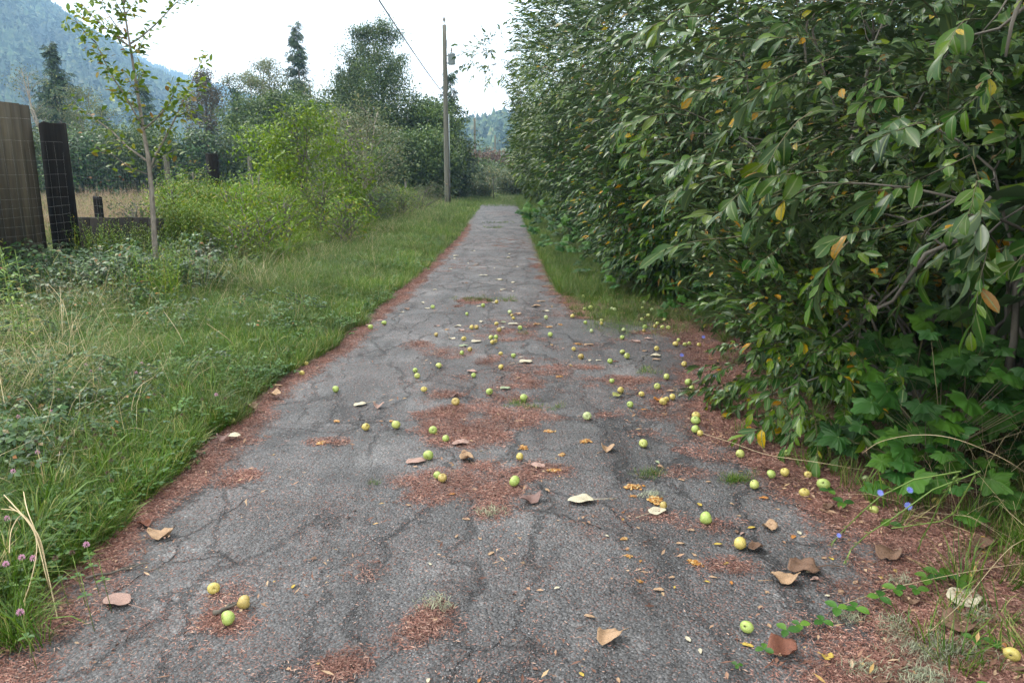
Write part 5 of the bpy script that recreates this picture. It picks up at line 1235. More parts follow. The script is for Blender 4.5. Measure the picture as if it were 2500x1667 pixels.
# ------------------------------------------------------------------ fallen apples
VW = {'A': (800, 680, 3.92), 'B': (1250, 650, 3.92), 'C': (800, 1000, 3.36), 'D': (1400, 1000, 3.36), 'E': (1700, 1150, 2.94), 'F': (0, 1200, 2.6133), 'G': (0, 850, 2.6137), 'H': (600, 350, 3.1357), 'Z': (0, 0, 1)}
def S(v, x, y): ox, oy, k = VW[v]; return ox + x / k, oy + y / k
APPLES = [l.split('|') for l in '''A|1006|270|40|g|alone before the pale flat leaf pair, mid lane
A|1488|256|38|g|touching a cream leaf in the farthest needle patch
A|1617|222|36|y|farthest out on the lane, by a leaf
A|1334|338|34|g|small, just below the farthest needle patch
A|1742|320|42|pg|uppermost of a close trio at mid lane
A|1762|352|30|b|middle of a close trio at mid lane
A|1778|378|32|y|lowest of a close trio at mid lane
A|2090|370|40|pg|alone right of centre, above orange scraps
A|410|462|50|g|on the left edge, before the grass
A|540|423|46|g|by a pink leaf near the left edge
A|1615|432|40|y|left of a yellowish leaf at mid lane
A|1378|465|46|y|left one of a touching pair
A|1424|464|44|b|right one of a touching pair
A|1640|487|48|b|dark topped, below the yellowish leaf
A|1842|468|42|g|right of the widest cream mid lane leaf
A|2130|534|50|g|alone by a damp pale patch right of centre
A|1038|535|40|b|burst, left of centre under the pink leaf
A|1304|573|46|y|left of the four apple cluster
A|1562|563|50|gy|upper left of the four apple cluster
A|1612|560|48|g|upper right of the four apple cluster
A|1575|607|44|y|lower left of the four apple cluster
A|1606|598|36|b|lower right of the four apple cluster
A|1362|676|50|b|bruised, right of the white-green leaf
A|1284|710|46|g|below the white-green leaf
A|1656|717|42|y|small, centre lane under the four apple cluster
A|1779|735|46|g|left of the stalked cream leaf
A|1062|831|56|gy|right of the stacked pair, on bare asphalt
A|837|877|50|g|upper of the stacked pair left of centre
A|857|929|56|gy|lower of the stacked pair left of centre
A|1660|846|54|y|alone in needles below the small centre one
A|1397|924|46|g|below the pinkish leaf in red needles
A|76|1057|66|g|alone far left on the bare asphalt
A|922|1058|58|y|alone below the stacked pair
A|1547|1079|66|g|centre lane, beside a grey-green leaf
A|1876|1138|74|g|by the grass tuft on the centre line
A|1225|1177|80|b|large and rotten, under a curled brown leaf
A|366|1417|76|y|with an orange scrap, left of the rolling row
A|654|1394|86|gy|showing its stalk hollow, left of centre
A|1008|1449|80|g|upper end of the big red needle drift
A|1132|1527|72|g|with a stalk pointing at a pink leaf
B|578|476|44|y|at the corner where the grass patch starts
B|703|537|36|g|small, below the grass patch corner
B|857|516|34|gy|upper of two stacked below the grass patch
B|855|546|34|y|lower of two stacked below the grass patch
B|760|618|40|pg|flat on asphalt below the two stacked ones
B|1068|607|36|pg|in needles at the middle of the apron
B|1272|579|44|g|left of the row of four by the thicket
B|1262|616|34|b|brownish, just under the green one left of the row
B|1369|573|38|b|orange sided, first in the row of four
B|1392|547|40|gy|top of the row of four by the thicket
B|1440|583|42|gy|third in the row of four by the thicket
B|1497|587|42|gy|last in the row of four by the thicket
B|1243|507|32|gy|half hidden at the lower rim of the grass patch
B|1302|470|36|gy|in grass above the row of four
B|1460|512|36|gy|in grass near the willow tips
B|1340|418|38|pg|right of the middle of the grass patch
B|1251|398|30|gy|small, in the middle of the grass patch
B|1264|346|32|pg|topmost in the middle of the grass patch
B|1436|380|30|y|yellowest of those in the grass patch, far right
B|957|405|32|pg|left of a touching pair in the grass patch
B|983|412|32|pg|right of a touching pair in the grass patch
B|755|395|44|gy|largest at the left part of the grass patch
B|695|407|32|gy|leftmost in the grass patch
B|684|286|30|gy|farthest away along the grass patch edge
B|1055|680|46|g|dark green, centre of the apron
B|1594|707|40|gy|behind a cracked yellow one under the willow tips
B|1566|742|54|y|cracked, under the willow tips
B|1655|747|38|gy|left of two deep in the weeds
B|1697|737|38|gy|right of two deep in the weeds
B|1790|750|32|y|under leaves beside the blue flower
B|1385|785|50|y|alone before the weeds on the apron
B|591|790|42|y|small, left of the orange curled leaf
B|660|861|54|b|brown cheeked, left part of the apron
B|1057|819|50|gy|behind the pale one in a red drift
B|1101|858|62|gy|front of a pair in a red drift
B|939|906|54|g|left end of a red drift on the apron
B|1648|934|54|y|under a long straw at the thicket edge
B|1480|1055|64|gy|upright, above the damp apron patch
B|957|1096|52|g|small, beside a torn red scrap
B|1390|1148|64|gy|lower end of the damp apron patch
B|1690|1107|68|g|upper of two tucked by the drooping willow
B|1717|1163|58|gy|lower of two tucked by the drooping willow
B|1040|1183|64|y|above the curled pale leaf on the apron
B|1240|1221|54|y|in red needles between two yellow groups
B|1478|1270|48|y|hidden behind the big yellow one
B|1448|1291|76|y|big, against a brown orange leaf
B|1536|1249|64|y|right of the big yellow group
B|1130|1321|66|g|at the end of a long leaf stalk
B|719|1430|82|pg|pale and whitish, alone in the lane
B|1762|1425|76|y|top of a column of four by the drooping willow
B|1757|1472|86|g|second in the column of four by the willow
B|1978|1075|34|y|small, deep in shade behind the willow tips
B|2062|1207|26|y|tiny, in shade behind the drooping willow
B|2195|915|30|y|caught low among the willow leaves
D|1003|158|70|g|third in the column of four by the willow
D|1041|189|56|y|bottom of the column of four by the willow
C|825|372|84|g|left of the big needle drift with a leaf
C|899|537|66|g|left one of a touching pair in the drift
C|940|560|80|b|rot-holed, right one of a pair in the drift
C|1577|382|64|y|yellow, right part of the big drift
C|1533|585|96|g|big and round at the lower right of the drift
D|573|275|72|gy|alone right of the orange mash
D|1368|361|72|gy|first out of the thicket on red needles
D|1544|275|60|y|behind willow leaves, orange tinted
D|1745|357|64|g|darkest green, under the willow leaves
D|1998|460|76|gy|half covered by yellow sprigs
D|1622|527|76|g|left of two side by side on red needles
D|1735|513|76|y|right of two side by side on red needles
D|1923|531|58|y|small, under the half covered one
D|1484|612|84|gy|at the asphalt rim right of the green weed
D|2051|608|98|g|large, with dry stem across it
D|1894|677|78|y|deep yellow with a dark eye
D|1086|886|108|g|large, pushed by the mower scraps
D|1370|1092|106|y|large and golden beside a brown leaf
D|2140|440|44|y|small, in yellow sprigs at the thicket
D|740|782|66|b|broken half lying on orange mash
E|1325|95|68|gy|in weeds beside the blue flowers
E|1213|52|48|pg|small, in grass left of the blue flowers
E|1275|275|42|gy|under chicory stems at lower right
E|1722|215|36|y|small, in shade behind the chicory
E|362|1116|92|g|lowest on the right asphalt, alone
E|2265|1312|104|y|large, at the lower right corner
F|1362|615|78|y|upper of three in the lower left
F|1556|702|90|b|scarred, with a twig across, lower left
F|1453|804|96|g|lowest of three in the lower left
G|1590|370|40|gy|on the brown leaf at the left verge
G|1478|462|44|gy|in grass below the brown verge leaf
G|1927|157|34|y|at the grass edge, upper left verge
G|1955|97|28|y|small, deep in grass at the left verge
G|1770|165|26|gy|tiny, half buried in the left verge'''.split('\n')]
def apple_mat(name, c0, c1, c2, brown):
    m, nt, b = new_mat(name); N = nt.nodes.new; L = nt.links.new
    t = N('ShaderNodeTexCoord'); oi = N('ShaderNodeObjectInfo')
    def noise(s, d):
        va = N('ShaderNodeVectorMath'); va.operation = 'ADD'; L(t.outputs['Object'], va.inputs[0]); L(oi.outputs['Random'], va.inputs[1])
        n = N('ShaderNodeTexNoise'); n.inputs['Scale'].default_value = s; n.inputs['Detail'].default_value = d; L(va.outputs[0], n.inputs['Vector']); return n.outputs[0]
    r = N('ShaderNodeValToRGB'); set_ramp(r, [(.35, c0), (.5, c1), (.68, c2)]); L(noise(22, 3), r.inputs[0])
    r2 = N('ShaderNodeValToRGB'); set_ramp(r2, [(brown, (0, 0, 0)), (brown + .03, (1, 1, 1))]); L(noise(45, 4), r2.inputs[0])
    mx = N('ShaderNodeMix'); mx.data_type = 'RGBA'; L(r2.outputs[0], mx.inputs[0]); L(r.outputs[0], mx.inputs[6]); mx.inputs[7].default_value = rgb(.12, .06, .025)
    sp = N('ShaderNodeTexVoronoi'); sp.inputs['Scale'].default_value = 190; L(t.outputs['Object'], sp.inputs['Vector'])
    lt = N('ShaderNodeMath'); lt.operation = 'LESS_THAN'; lt.inputs[1].default_value = .16; L(sp.outputs['Distance'], lt.inputs[0])
    m2 = N('ShaderNodeMix'); m2.data_type = 'RGBA'; f2 = N('ShaderNodeMath'); f2.operation = 'MULTIPLY'; f2.inputs[1].default_value = .5; L(lt.outputs[0], f2.inputs[0]); L(f2.outputs[0], m2.inputs[0]); L(mx.outputs[2], m2.inputs[6]); m2.inputs[7].default_value = rgb(.62, .62, .38)
    L(m2.outputs[2], b.inputs['Base Color']); b.inputs['Roughness'].default_value = .42; b.inputs['Specular IOR Level'].default_value = .4
    b.inputs['Subsurface Weight'].default_value = .0
    return m
AM = {'g': apple_mat('green apple skin', (.22, .31, .065), (.29, .38, .095), (.37, .44, .15), .655), 'gy': apple_mat('yellow-green apple skin', (.29, .34, .07), (.36, .40, .11), (.44, .46, .18), .64),
      'y': apple_mat('yellow apple skin', (.38, .31, .06), (.46, .38, .10), (.52, .44, .18), .60), 'pg': apple_mat('pale green apple skin', (.28, .35, .13), (.36, .42, .19), (.44, .48, .28), .70),
      'b': apple_mat('bruised apple skin', (.32, .26, .07), (.40, .33, .10), (.42, .27, .10), .55)}
AW = {'g': 'green', 'gy': 'yellow-green', 'y': 'yellow', 'pg': 'pale green', 'b': 'bruised brownish-yellow'}
M_DARK = surface('apple calyx', [(.3, (.02, .014, .01)), (.7, (.07, .05, .03))], (200, 200, 200), bump=0)
def apple_t(seed, r=.5):
    rg = random.Random(seed); t = T(); n = 18; prof = []
    for i in range(15):
        a = -math.pi / 2 + math.pi * i / 14; rr_ = r * math.cos(a) ** .9 * (1 + .06 * math.sin(a)) if abs(math.cos(a)) > 1e-6 else .0
        z = r * .92 * math.sin(a)
        if i >= 11: z -= r * [.0, .05, .16, .34][i - 11]; rr_ = r * [math.cos(a) * 1.02, .46, .22, .03][i - 11] if i > 11 else rr_
        if i <= 2: z += r * [.17, .07, .01][i]; rr_ = r * [.04, .25, .46][i]
        prof.append((max(rr_, .01), z))
    for_v = []
    t.lathe(prof, n)
    k1, k2, p1, p2 = 1 + .12 * rg.random(), 1 - .08 * rg.random(), rg.random() * 6, rg.random() * 6
    t.v = [(x * k1 * (1 + .03 * math.sin(5 * math.atan2(y, x) + p1) * (z > 0)), y * k2, z * (1 + .10 * math.sin(math.atan2(y, x) + p2)) * (1 - .05 * (seed % 3))) for x, y, z in t.v]
    return t
AT = [apple_t(i) for i in range(5)]
AME = {(c, i): tmesh('apple_body', AT[i], AM[c], True) for c in AM for i in range(5)}
t = T(); t.lathe([(.055, -.37), (.05, -.40), (.02, -.385)], 8);
for k in range(5): a = k * 1.257; t.leaf(orient((.03 * math.cos(a), .03 * math.sin(a), -.40), (math.cos(a), math.sin(a), -.6), (0, 0, -1)), .07, .035)
ME_CAL = tmesh('calyx', t, M_DARK)
t = T(); t.tube([(0, 0, .26), (.01, 0, .42), (.05, .01, .60)], [.022, .018, .024], 5); ME_ST = tmesh('stalk', t, M_DARK)
REC = []
ra = random.Random(99)
for v, x, y, dia, c, place in APPLES:
    sx, sy = S(v, float(x), float(y)); dpx = float(dia) / VW[v][2]
    g = G(sx, sy, .05); size = 0
    for _ in range(3):
        size = dpx * depth(g) / FPX; size = min(max(size, .040), .078); base = LZ if lane_z(g.x, g.y) == LZ else lane_z(g.x, g.y) + (.03 if v in 'BG' else 0)
        g = G(sx, sy, base + size * .46)
    place = place.replace('with dry stem', 'with a dry stem').replace('pushed by the mower scraps', 'alone between mash and thicket')
    o = thing('apple', g, '%s apple %s' % (AW[c], place), 'apple', 'windfall apples on the lane')
    # calyx or stalk often turned to the viewer
    toward = Vector((-g.x, -g.y, 1.2)); tl = Vector((ra.gauss(0, 1), ra.gauss(0, 1), ra.gauss(.4, .8))) + toward.normalized() * (ra.choice([1.3, -1.0, .2]))
    q = (-tl).to_track_quat('Z', 'Y'); o.rotation_euler = q.to_euler()
    Ms_ = Matrix.Diagonal((size, size, size, 1)); k = ra.randrange(5)
    link('body', AME[(c, k)], o, Ms_)
    link('calyx', ME_CAL, o, Ms_)
    if ra.random() < .6: link('stalk', ME_ST, o, Ms_)
    REC.append((g, '%s apple %s' % (AW[c], place)))

# ------------------------------------------------------------------ fallen leaves
LEAVES = [l.split('|') for l in '''C|1090|265|135|h|pk|round pinkish tan leaf lying by the stalked green apple
C|725|415|150|h|pk|pinkish leaf lying under the green apple left of the drift
C|1145|400|145|c|tn|tan curled leaf on the upper needle drift
C|1728|450|125|h|pk|flat pinkish leaf right of the yellow apple in the drift
C|1670|745|185|c|pb|purple-brown curled leaf at the lower right of the drift
C|2080|735|200|h|cr|large pale cream leaf pierced by small holes
C|1205|640|45|s|tn
C|1022|682|55|s|or
C|1135|885|60|s|tn
C|665|772|45|s|tn
C|1340|1165|60|s|tn
C|840|1250|40|s|cr
C|1247|1043|42|s|tn
C|1057|1025|40|s|tn
C|1802|650|60|s|tn
C|1450|290|40|s|pk
D|285|325|120|c|tn|tan crumpled leaf right of the uppermost orange mash
D|690|422|62|s|gn
D|715|455|60|s|tn
D|1605|960|150|c|tn|tan ragged leaf on red needles below the thicket
D|1490|1130|135|c|br|brown curled leaf touching the golden apple
D|1890|1300|255|m|br|large grey-brown lobed leaf with a pale stalk
D|1735|1395|215|c|tn|large tan crumpled leaf in front of the lobed brown one
D|1465|955|65|s|ye
D|1190|1090|65|s|ye
D|965|975|55|s|tn
D|880|1085|65|s|tn
D|1355|858|38|s|tn
D|1590|1480|42|s|tn
D|700|1460|75|s|tn
D|1150|1360|58|s|tn
D|1100|1395|45|s|ye
D|1295|1405|52|s|or
D|2320|1400|55|s|tn
D|2200|1480|62|s|tn
D|2090|800|110|c|br|brown leaf pair half buried at the thicket foot
D|1672|803|42|s|tn
D|1035|765|55|s|ye
D|1565|712|70|s|or
D|1300|760|40|s|tn
D|1805|1030|62|s|or
D|1340|985|50|s|br
D|885|565|50|s|tn
D|1110|580|45|s|tn
D|690|830|150|h|cr|cream leaf under the orange mash and broken apple
D|990|1175|50|s|tn
D|1255|1245|45|s|ye
D|830|1440|35|s|ye
D|1385|1000|50|s|pk
D|405|830|28|s|or
D|275|1020|35|s|cr
D|530|955|35|s|tn
E|1385|610|205|c|br|brown leaf with a yellow one on it, below the chicory
E|1930|915|270|h|cr|long cream leaf with yellow stalk at lower right
E|1870|1110|235|m|br|rust-brown lobed leaf flat on the needles at lower right
E|1540|930|115|c|br|dark brown curled leaf behind the three leaf seedlings
E|625|1300|245|c|rb|big red-brown curled leaf beside the lowest bramble seedlings
E|940|1325|85|c|ye|yellow-tan rolled leaf with stalk, near the bottom edge
E|370|1235|72|s|ye
E|28|1275|55|s|cr
E|1630|1250|88|s|ye
E|1705|1300|88|s|ye
E|2215|1237|82|s|or
E|2060|1100|100|s|pk
E|1430|702|48|s|ye
E|1325|750|40|s|ye
E|2060|540|190|c|br|brown crumpled leaf in the grass at the right edge
E|2310|1410|115|c|br|dark brown leaf against the large corner apple
E|1895|978|65|s|ye
E|525|1095|48|s|tn
E|460|960|42|s|tn
E|508|855|38|s|tn
E|1145|785|48|s|tn
E|1030|850|52|s|tn
E|945|880|40|s|cr
E|1490|1160|82|s|tn
E|945|282|95|s|tn
E|920|612|45|s|tn
E|970|615|42|s|ye
E|1270|700|50|s|pk
E|1430|1335|60|s|ye
E|1185|1370|90|s|pk
E|1340|1500|90|c|br|brown leaf at the bottom edge among lichen scraps
E|1190|355|50|s|tn
E|1020|390|50|s|pk
E|850|760|70|s|pk
E|810|712|48|s|cr
E|740|430|50|s|cr
F|755|690|185|h|pk|flat torn pinkish leaf on the left needle strip
F|1030|280|150|c|tn|tan curled leaf on the left needle strip by the grass
F|770|95|150|h|gy|large half yellow, half green leaf propped in the left grass
F|925|205|90|c|rb|dark red-brown leaf on the left needle strip
F|1995|418|52|s|br
F|1870|593|42|s|ye
F|1215|857|42|s|pk
G|1750|320|85|c|tn|tan leaf above the left strip, by the verge apple
G|1665|243|95|h|gn|pale green-tan leaf lying in the left grass edge
G|1772|236|70|s|tn
G|1485|582|90|h|cr|cream leaf on the left strip above the green tufts
G|1430|602|82|c|pb|purplish leaf beside the cream one on the left strip
G|1290|685|75|c|br|brown curled leaf at the left grass edge
G|1605|400|95|c|br|dark brown leaf under the verge apple
G|765|1200|30|s|pk
A|312|1195|122|h|cr|cream boat shaped leaf, left part of the lane
A|490|1222|105|c|pk|pinkish folded leaf right of the cream boat shaped one
A|1210|1120|90|c|pb|curled mauve-brown leaf behind the large rotten apple
A|1900|795|125|h|cr|cream leaf with a long stalk pointing right
A|1385|883|100|h|pk|pinkish leaf above the small apple in red needles
A|1300|640|82|h|gn|white-green leaf left of the bruised apple
A|1425|600|98|h|cr|white slender leaf under the four apple cluster's left side
A|1188|568|80|s|cr
A|1045|448|58|s|pk
A|1775|430|88|h|cr|widest cream leaf at mid lane, left of a green apple
A|1670|415|72|s|gn
A|1245|450|75|s|cr
A|1280|488|80|s|pk
A|1470|408|68|s|cr
A|1675|462|58|s|cr
A|1700|1045|98|h|gn|grey-green leaf in the needles at mid lane
A|910|227|62|s|cr
A|950|281|58|s|cr
A|755|200|52|s|br
A|760|288|85|s|br
A|715|315|42|s|cr
A|510|400|72|s|pk
A|370|447|72|s|pk
A|2045|215|72|s|tn
A|1995|260|100|s|tn
A|2080|307|62|s|cr
A|1825|328|62|s|tn
A|1585|226|55|s|cr
A|1680|103|62|s|cr
A|1773|118|42|s|cr
A|1775|33|52|s|cr
A|1640|12|62|s|cr
A|1025|102|42|s|cr
A|1615|656|45|s|br
A|1855|745|40|s|cr
A|1450|262|50|s|cr
A|1820|945|55|s|tn
A|0|670|110|c|br|brown leaves heaped on the left needle strip far up
B|318|425|72|s|cr
B|60|448|68|s|tn
B|1310|690|85|s|pk
B|1185|712|100|s|pk
B|1375|850|98|h|cr|cream curled leaf at the thicket side of the apron
B|1385|888|85|s|tn
B|745|893|60|s|cr
B|830|893|52|s|cr
B|735|745|85|s|tn
B|1010|1235|95|c|gy|pale olive curled leaf with a long stalk on the apron
B|1115|1215|62|s|br
B|1395|1275|90|c|or|orange-brown leaf behind the big yellow apple
B|1522|1184|82|s|tn
B|1272|805|62|s|tn
B|508|350|40|s|or
B|380|218|50|s|tn
B|490|780|45|s|pk
B|560|943|45|s|ye
B|1270|1363|60|s|or
B|990|905|60|s|rb
H|1610|860|50|s|cr
H|1597|880|36|s|cr
H|1700|917|32|s|cr
H|1770|927|36|s|tn
H|1716|950|28|s|tn
H|1567|960|32|s|cr
H|2020|845|32|s|cr
H|2010|875|50|s|cr
H|2070|943|36|s|cr
H|1905|953|26|s|cr
H|1820|1010|60|s|cr
H|1942|1043|60|s|cr
H|2045|1063|50|s|cr
H|1677|1067|50|s|br
H|1742|822|30|s|cr
H|1925|895|26|s|cr
H|1915|778|26|s|br
H|1450|1117|36|s|cr
Z|1487|1554|68|c|tn|tan crumpled leaf alone near the bottom edge, right of centre
Z|1510|1655|18|s|tn
Z|1170|1655|16|s|or
Z|1680|1555|20|s|cr
Z|1440|1500|24|s|tn
Z|1062|1508|24|s|tn
Z|1420|1640|16|s|ye
Z|1045|1655|16|s|cr
Z|1640|1405|16|s|tn
Z|1360|1430|14|s|cr'''.split('\n')]
LC = {'pk': (.46, .30, .25), 'tn': (.50, .33, .20), 'cr': (.66, .60, .44), 'pb': (.26, .16, .14), 'br': (.22, .13, .085), 'rb': (.24, .095, .06), 'ye': (.58, .42, .08), 'or': (.52, .22, .05), 'gn': (.34, .40, .25), 'gy': (.36, .38, .12)}
LN = {'pk': 'pinkish', 'tn': 'tan', 'cr': 'cream', 'pb': 'mauve', 'br': 'brown', 'rb': 'red-brown', 'ye': 'yellow', 'or': 'orange', 'gn': 'grey-green', 'gy': 'olive'}
def dead_mat(k, c):
    c = tuple(x * .74 for x in c)
    m, nt, b = new_mat('dead leaf ' + LN[k]); N = nt.nodes.new; L = nt.links.new
    t = N('ShaderNodeTexCoord'); oi = N('ShaderNodeObjectInfo'); va = N('ShaderNodeVectorMath'); va.operation = 'ADD'; L(t.outputs['Object'], va.inputs[0]); L(oi.outputs['Random'], va.inputs[1])
    n = N('ShaderNodeTexNoise'); n.inputs['Scale'].default_value = 60; n.inputs['Detail'].default_value = 4; L(va.outputs[0], n.inputs['Vector'])
    r = N('ShaderNodeValToRGB'); set_ramp(r, [(.35, tuple(x * .35 for x in c)), (.44, tuple(x * .8 for x in c)), (.55, c), (.75, tuple(min(.75, x * 1.2) for x in c))]); L(n.outputs[0], r.inputs[0]); L(r.outputs[0], b.inputs['Base Color'])
    w = N('ShaderNodeTexWave'); w.wave_type = 'BANDS'; w.inputs['Scale'].default_value = 60; w.inputs['Distortion'].default_value = 3; L(t.outputs['Object'], w.inputs['Vector'])
    bp = N('ShaderNodeBump'); bp.inputs['Strength'].default_value = .35; bp.inputs['Distance'].default_value = .002; L(w.outputs[0], bp.inputs['Height']); L(bp.outputs[0], b.inputs['Normal'])
    b.inputs['Roughness'].default_value = .65; b.inputs['Specular IOR Level'].default_value = .3; return m
LM = {k: dead_mat(k, c) for k, c in LC.items()}
def dead_leaf(kind, seed):
    """unit-length leaf, edge outline by kind, curled sheet with thickness given by a second side"""
    r = random.Random(seed); t = T(); nr = 6; na = 22; vs = []
    a1_, a2_, ph, ph2 = r.gauss(0, 1), r.gauss(0, 1), r.random() * 6, r.random() * 6
    cur = {'h': .22, 's': .45, 'c': .85, 'm': .30}[kind] * (.7 + .6 * r.random()); bendax = r.random() * .8 - .4 + (0 if kind != 'c' else r.choice([0, 1.2]))
    for i in range(nr + 1):
        for j in range(na):
            a = 2 * math.pi * j / na; q = i / nr
            if kind in 'hc': R_ = .46 * (1 - .18 * math.cos(a)) * (1 + .10 * math.cos(a) ** 3); xs, ys_ = .78, 1.0
            elif kind == 'm': R_ = .46 * (.86 + .14 * abs(math.cos(2.5 * (a - math.pi / 2))) ** .7) ; xs, ys_ = .95, 1.0
            else: R_ = .5; xs, ys_ = .50 + .12 * a1_ * .3, 1.0
            R_ *= 1 + .022 * math.sin(7 * a + ph) * q + .02 * math.sin(11 * a + ph2) * q * (kind in 'cm')
            if kind in 'hcms': R_ *= 1 + .16 * math.exp(-((a - math.pi / 2) / .22) ** 2)
            x = R_ * q * math.cos(a) * xs; y = R_ * q * math.sin(a) * ys_
            u_ = x * math.cos(bendax) + y * math.sin(bendax)
            z = cur * 1.6 * u_ * u_ + .05 * math.sin(8 * x + ph) * math.cos(7 * y + ph2) * (1 + 1.2 * (kind in 'cm')) + (.025 * math.sin(9 * a + ph) * q ** 3 * (kind == 'c')) - .10 * math.exp(-abs(x) * 30) * q * (1 if kind != 's' else .5)
            vs.append((x, y, z))
    mz = min(v[2] for v in vs); vs = [(x, y, z - mz + .02) for x, y, z in vs]
    n = len(vs); lo_ = [(x, y, z - .006) for x, y, z in vs]
    fs = []
    for i in range(nr):
        for j in range(na):
            f = [i * na + j, i * na + (j + 1) % na, (i + 1) * na + (j + 1) % na, (i + 1) * na + j]; fs.append(f[::-1] if False else f)
            fs.append([k + n for k in f][::-1])
    for j in range(na): a = nr * na + j; b = nr * na + (j + 1) % na; fs.append([a, b, b + n, a + n])
    t.add(vs + lo_, fs)
    return t
def leafstalk(kind, r):
    t = T(); L = {'h': .7, 'c': .45, 'm': .75, 's': .2}[kind] * (.7 + .5 * r.random()); t.tube([(0, -.42, .05), (.02, -.5 - L * .4, .06), (.06 * r.gauss(0, 1), -.5 - L, .03)], [.014, .012, .016], 4); return t
DL = {}
for c in LC:
    for k in 'hcms': DL[c, k] = None
def get_leaf(c, k, i):
    key = (c, k, i)
    if key not in DL: DL[key] = tmesh('leaf_blade', dead_leaf(k, i * 7 + ord(k)), LM[c], True)
    return DL[key]
STK = {(c, k): tmesh('leaf_stalk', leafstalk(k, random.Random(ord(k))), LM[c]) for c in LC for k in 'hcms'}
used = set(); rl = random.Random(17)
for row in LEAVES:
    v, x, y, w, kind, c = row[:6]; sx, sy = S(v, float(x), float(y)); g = G(sx, sy, LZ + .01); size = float(w) / VW[v][2] * depth(g) / FPX * (1.12 if kind != 's' else 1.1)
    size = min(size, .20); z = lane_z(g.x, g.y); g = G(sx, sy, z + .01); g.z = z - .001 + (.03 if v == 'G' and kind != 's' else .003)
    if len(row) > 6: lab = row[6]
    else:
        best = sorted(REC, key=lambda q: (q[0] - g).length)[:20]; lab = None
        for gg, al in best:
            dx, dy = g.x - gg.x, g.y - gg.y; rel = ('right of' if dx > 0 else 'left of') if abs(dx) > abs(dy) * .6 else ('behind' if dy > 0 else 'in front of')
            cand = 'small %s leaf %s the %s' % (LN[c], rel, al)
            cand = ' '.join(cand.split()[:16])
            if cand not in used: lab = cand; break
        if lab is None: lab = 'small %s fallen leaf on the lane' % LN[c]
    used.add(lab)
    yaw = rl.random() * 6.28 if kind == 's' else rl.choice([1.2, -1.4, 1.8, -1.0, 2.2, .5]) + rl.gauss(0, .2)
    o = thing('fallen_leaf', g, lab, 'leaf', 'fallen leaves on the lane', yaw)
    if row[0] == 'F' and c == 'gy': o.rotation_euler = (R(50), 0, .5)
    Ms_ = Matrix.Diagonal((size, size, size, 1))
    link('blade', get_leaf(c, kind, rl.randrange(5)), o, Ms_)
    if kind != 's' or rl.random() < .3: link('leaf_stalk', STK[c, kind], o, Ms_)

# ------------------------------------------------------------------ crushed apples
M_MASH = foliage('orange apple mash', [(0, (.20, .085, .03)), (.5, (.36, .18, .065)), (.85, (.48, .33, .15)), (1, (.52, .45, .29))], rough=.45, trans=.1, vary=.25, scale=30, spec=.5)
def mash(seed):
    r = random.Random(seed); t = T()
    for i in range(120):
        q = abs(r.gauss(0, .22)); a = r.random() * 6.28; p = Vector((math.cos(a) * q, math.sin(a) * q * .7, .02 + .09 * math.exp(-q * q * 8) * r.random())); s = .05 + .09 * r.random()
        b = r.random() * 6.28
        vs = [p + Vector((math.cos(b + k) * s * (.5 + .5 * r.random()), math.sin(b + k) * s * (.5 + .5 * r.random()), r.gauss(0, .02) + .02)) for k in (0, 1.2, 2.5, 3.8, 5)]
        t.add(vs + [p + Vector((0, 0, .05))], [[0, 1, 5], [1, 2, 5], [2, 3, 5], [3, 4, 5], [4, 0, 5]])
    return t
MA = [tmesh('crushed_apple', mash(i), M_MASH, False) for i in range(4)]
for i, (v, x, y, w, lab) in enumerate([('D', 485, 635, 180, 'wide heap of orange apple mash on the right half of the lane'), ('D', 665, 745, 200, 'orange apple mash holding a broken half apple'), ('D', 490, 710, 80, 'small spill of mash joining the two largest heaps'),
        ('D', 95, 262, 135, 'bright orange flattened apple touching a grey leaf'), ('D', 995, 1255, 150, 'light orange mash below the strip of red needles'), ('D', 415, 1058, 80, 'orange scrap of crushed apple left of the red needles'),
        ('D', 440, 1145, 48, 'small brown scrap of crushed apple under the orange one'), ('D', 450, 1200, 85, 'long yellowish shred of crushed apple'), ('D', 552, 1240, 42, 'tiny orange scrap below the yellowish shred'), ('D', 545, 1405, 70, 'orange scrap in needles near the bottom edge'),
        ('A', 2215, 940, 100, 'crushed orange apple above the grass tuft line'), ('C', 1605, 312, 125, 'brown apple mash above the yellow apple in the drift'), ('C', 1850, 503, 150, 'dry orange apple shreds right of the drift'), ('C', 1925, 370, 95, 'dull brown apple smear right of the centre'),
        ('B', 630, 745, 95, 'orange curled remains of an apple on the apron'), ('B', 360, 582, 85, 'middle of three flat orange smears on the lane'), ('B', 462, 560, 70, 'right of three flat orange smears on the lane'), ('B', 235, 555, 85, 'left of three flat orange smears on the lane'), ('B', 380, 752, 50, 'little orange smear left of the apron apples'),
        ('C', 1820, 180, 110, 'brown and yellow mash under the centre grass tufts'), ('G', 2050, 605, 95, 'crushed orange apple near the left strip'), ('A', 85, 1365, 90, 'pale crushed apple bits at the left of the lane'), ('A', 1140, 490, 60, 'faded mash behind the touching pair'), ('C', 520, 95, 60, 'orange scrap beside the yellow apple left of centre')]):
    sx, sy = S(v, x, y); g = G(sx, sy, LZ); s = w / VW[v][2] * depth(g) / FPX * .95
    g.z = LZ - s * .015; o = link('crushed_apple', MA[i % 4], None, Matrix.Translation(g) @ Matrix.Rotation(i * 1.3, 4, 'Z') @ Matrix.Diagonal((s, s, s, 1))); tag(o, lab, 'apple mash', 'crushed apples on the lane')
    if lab.startswith('xx'): pass

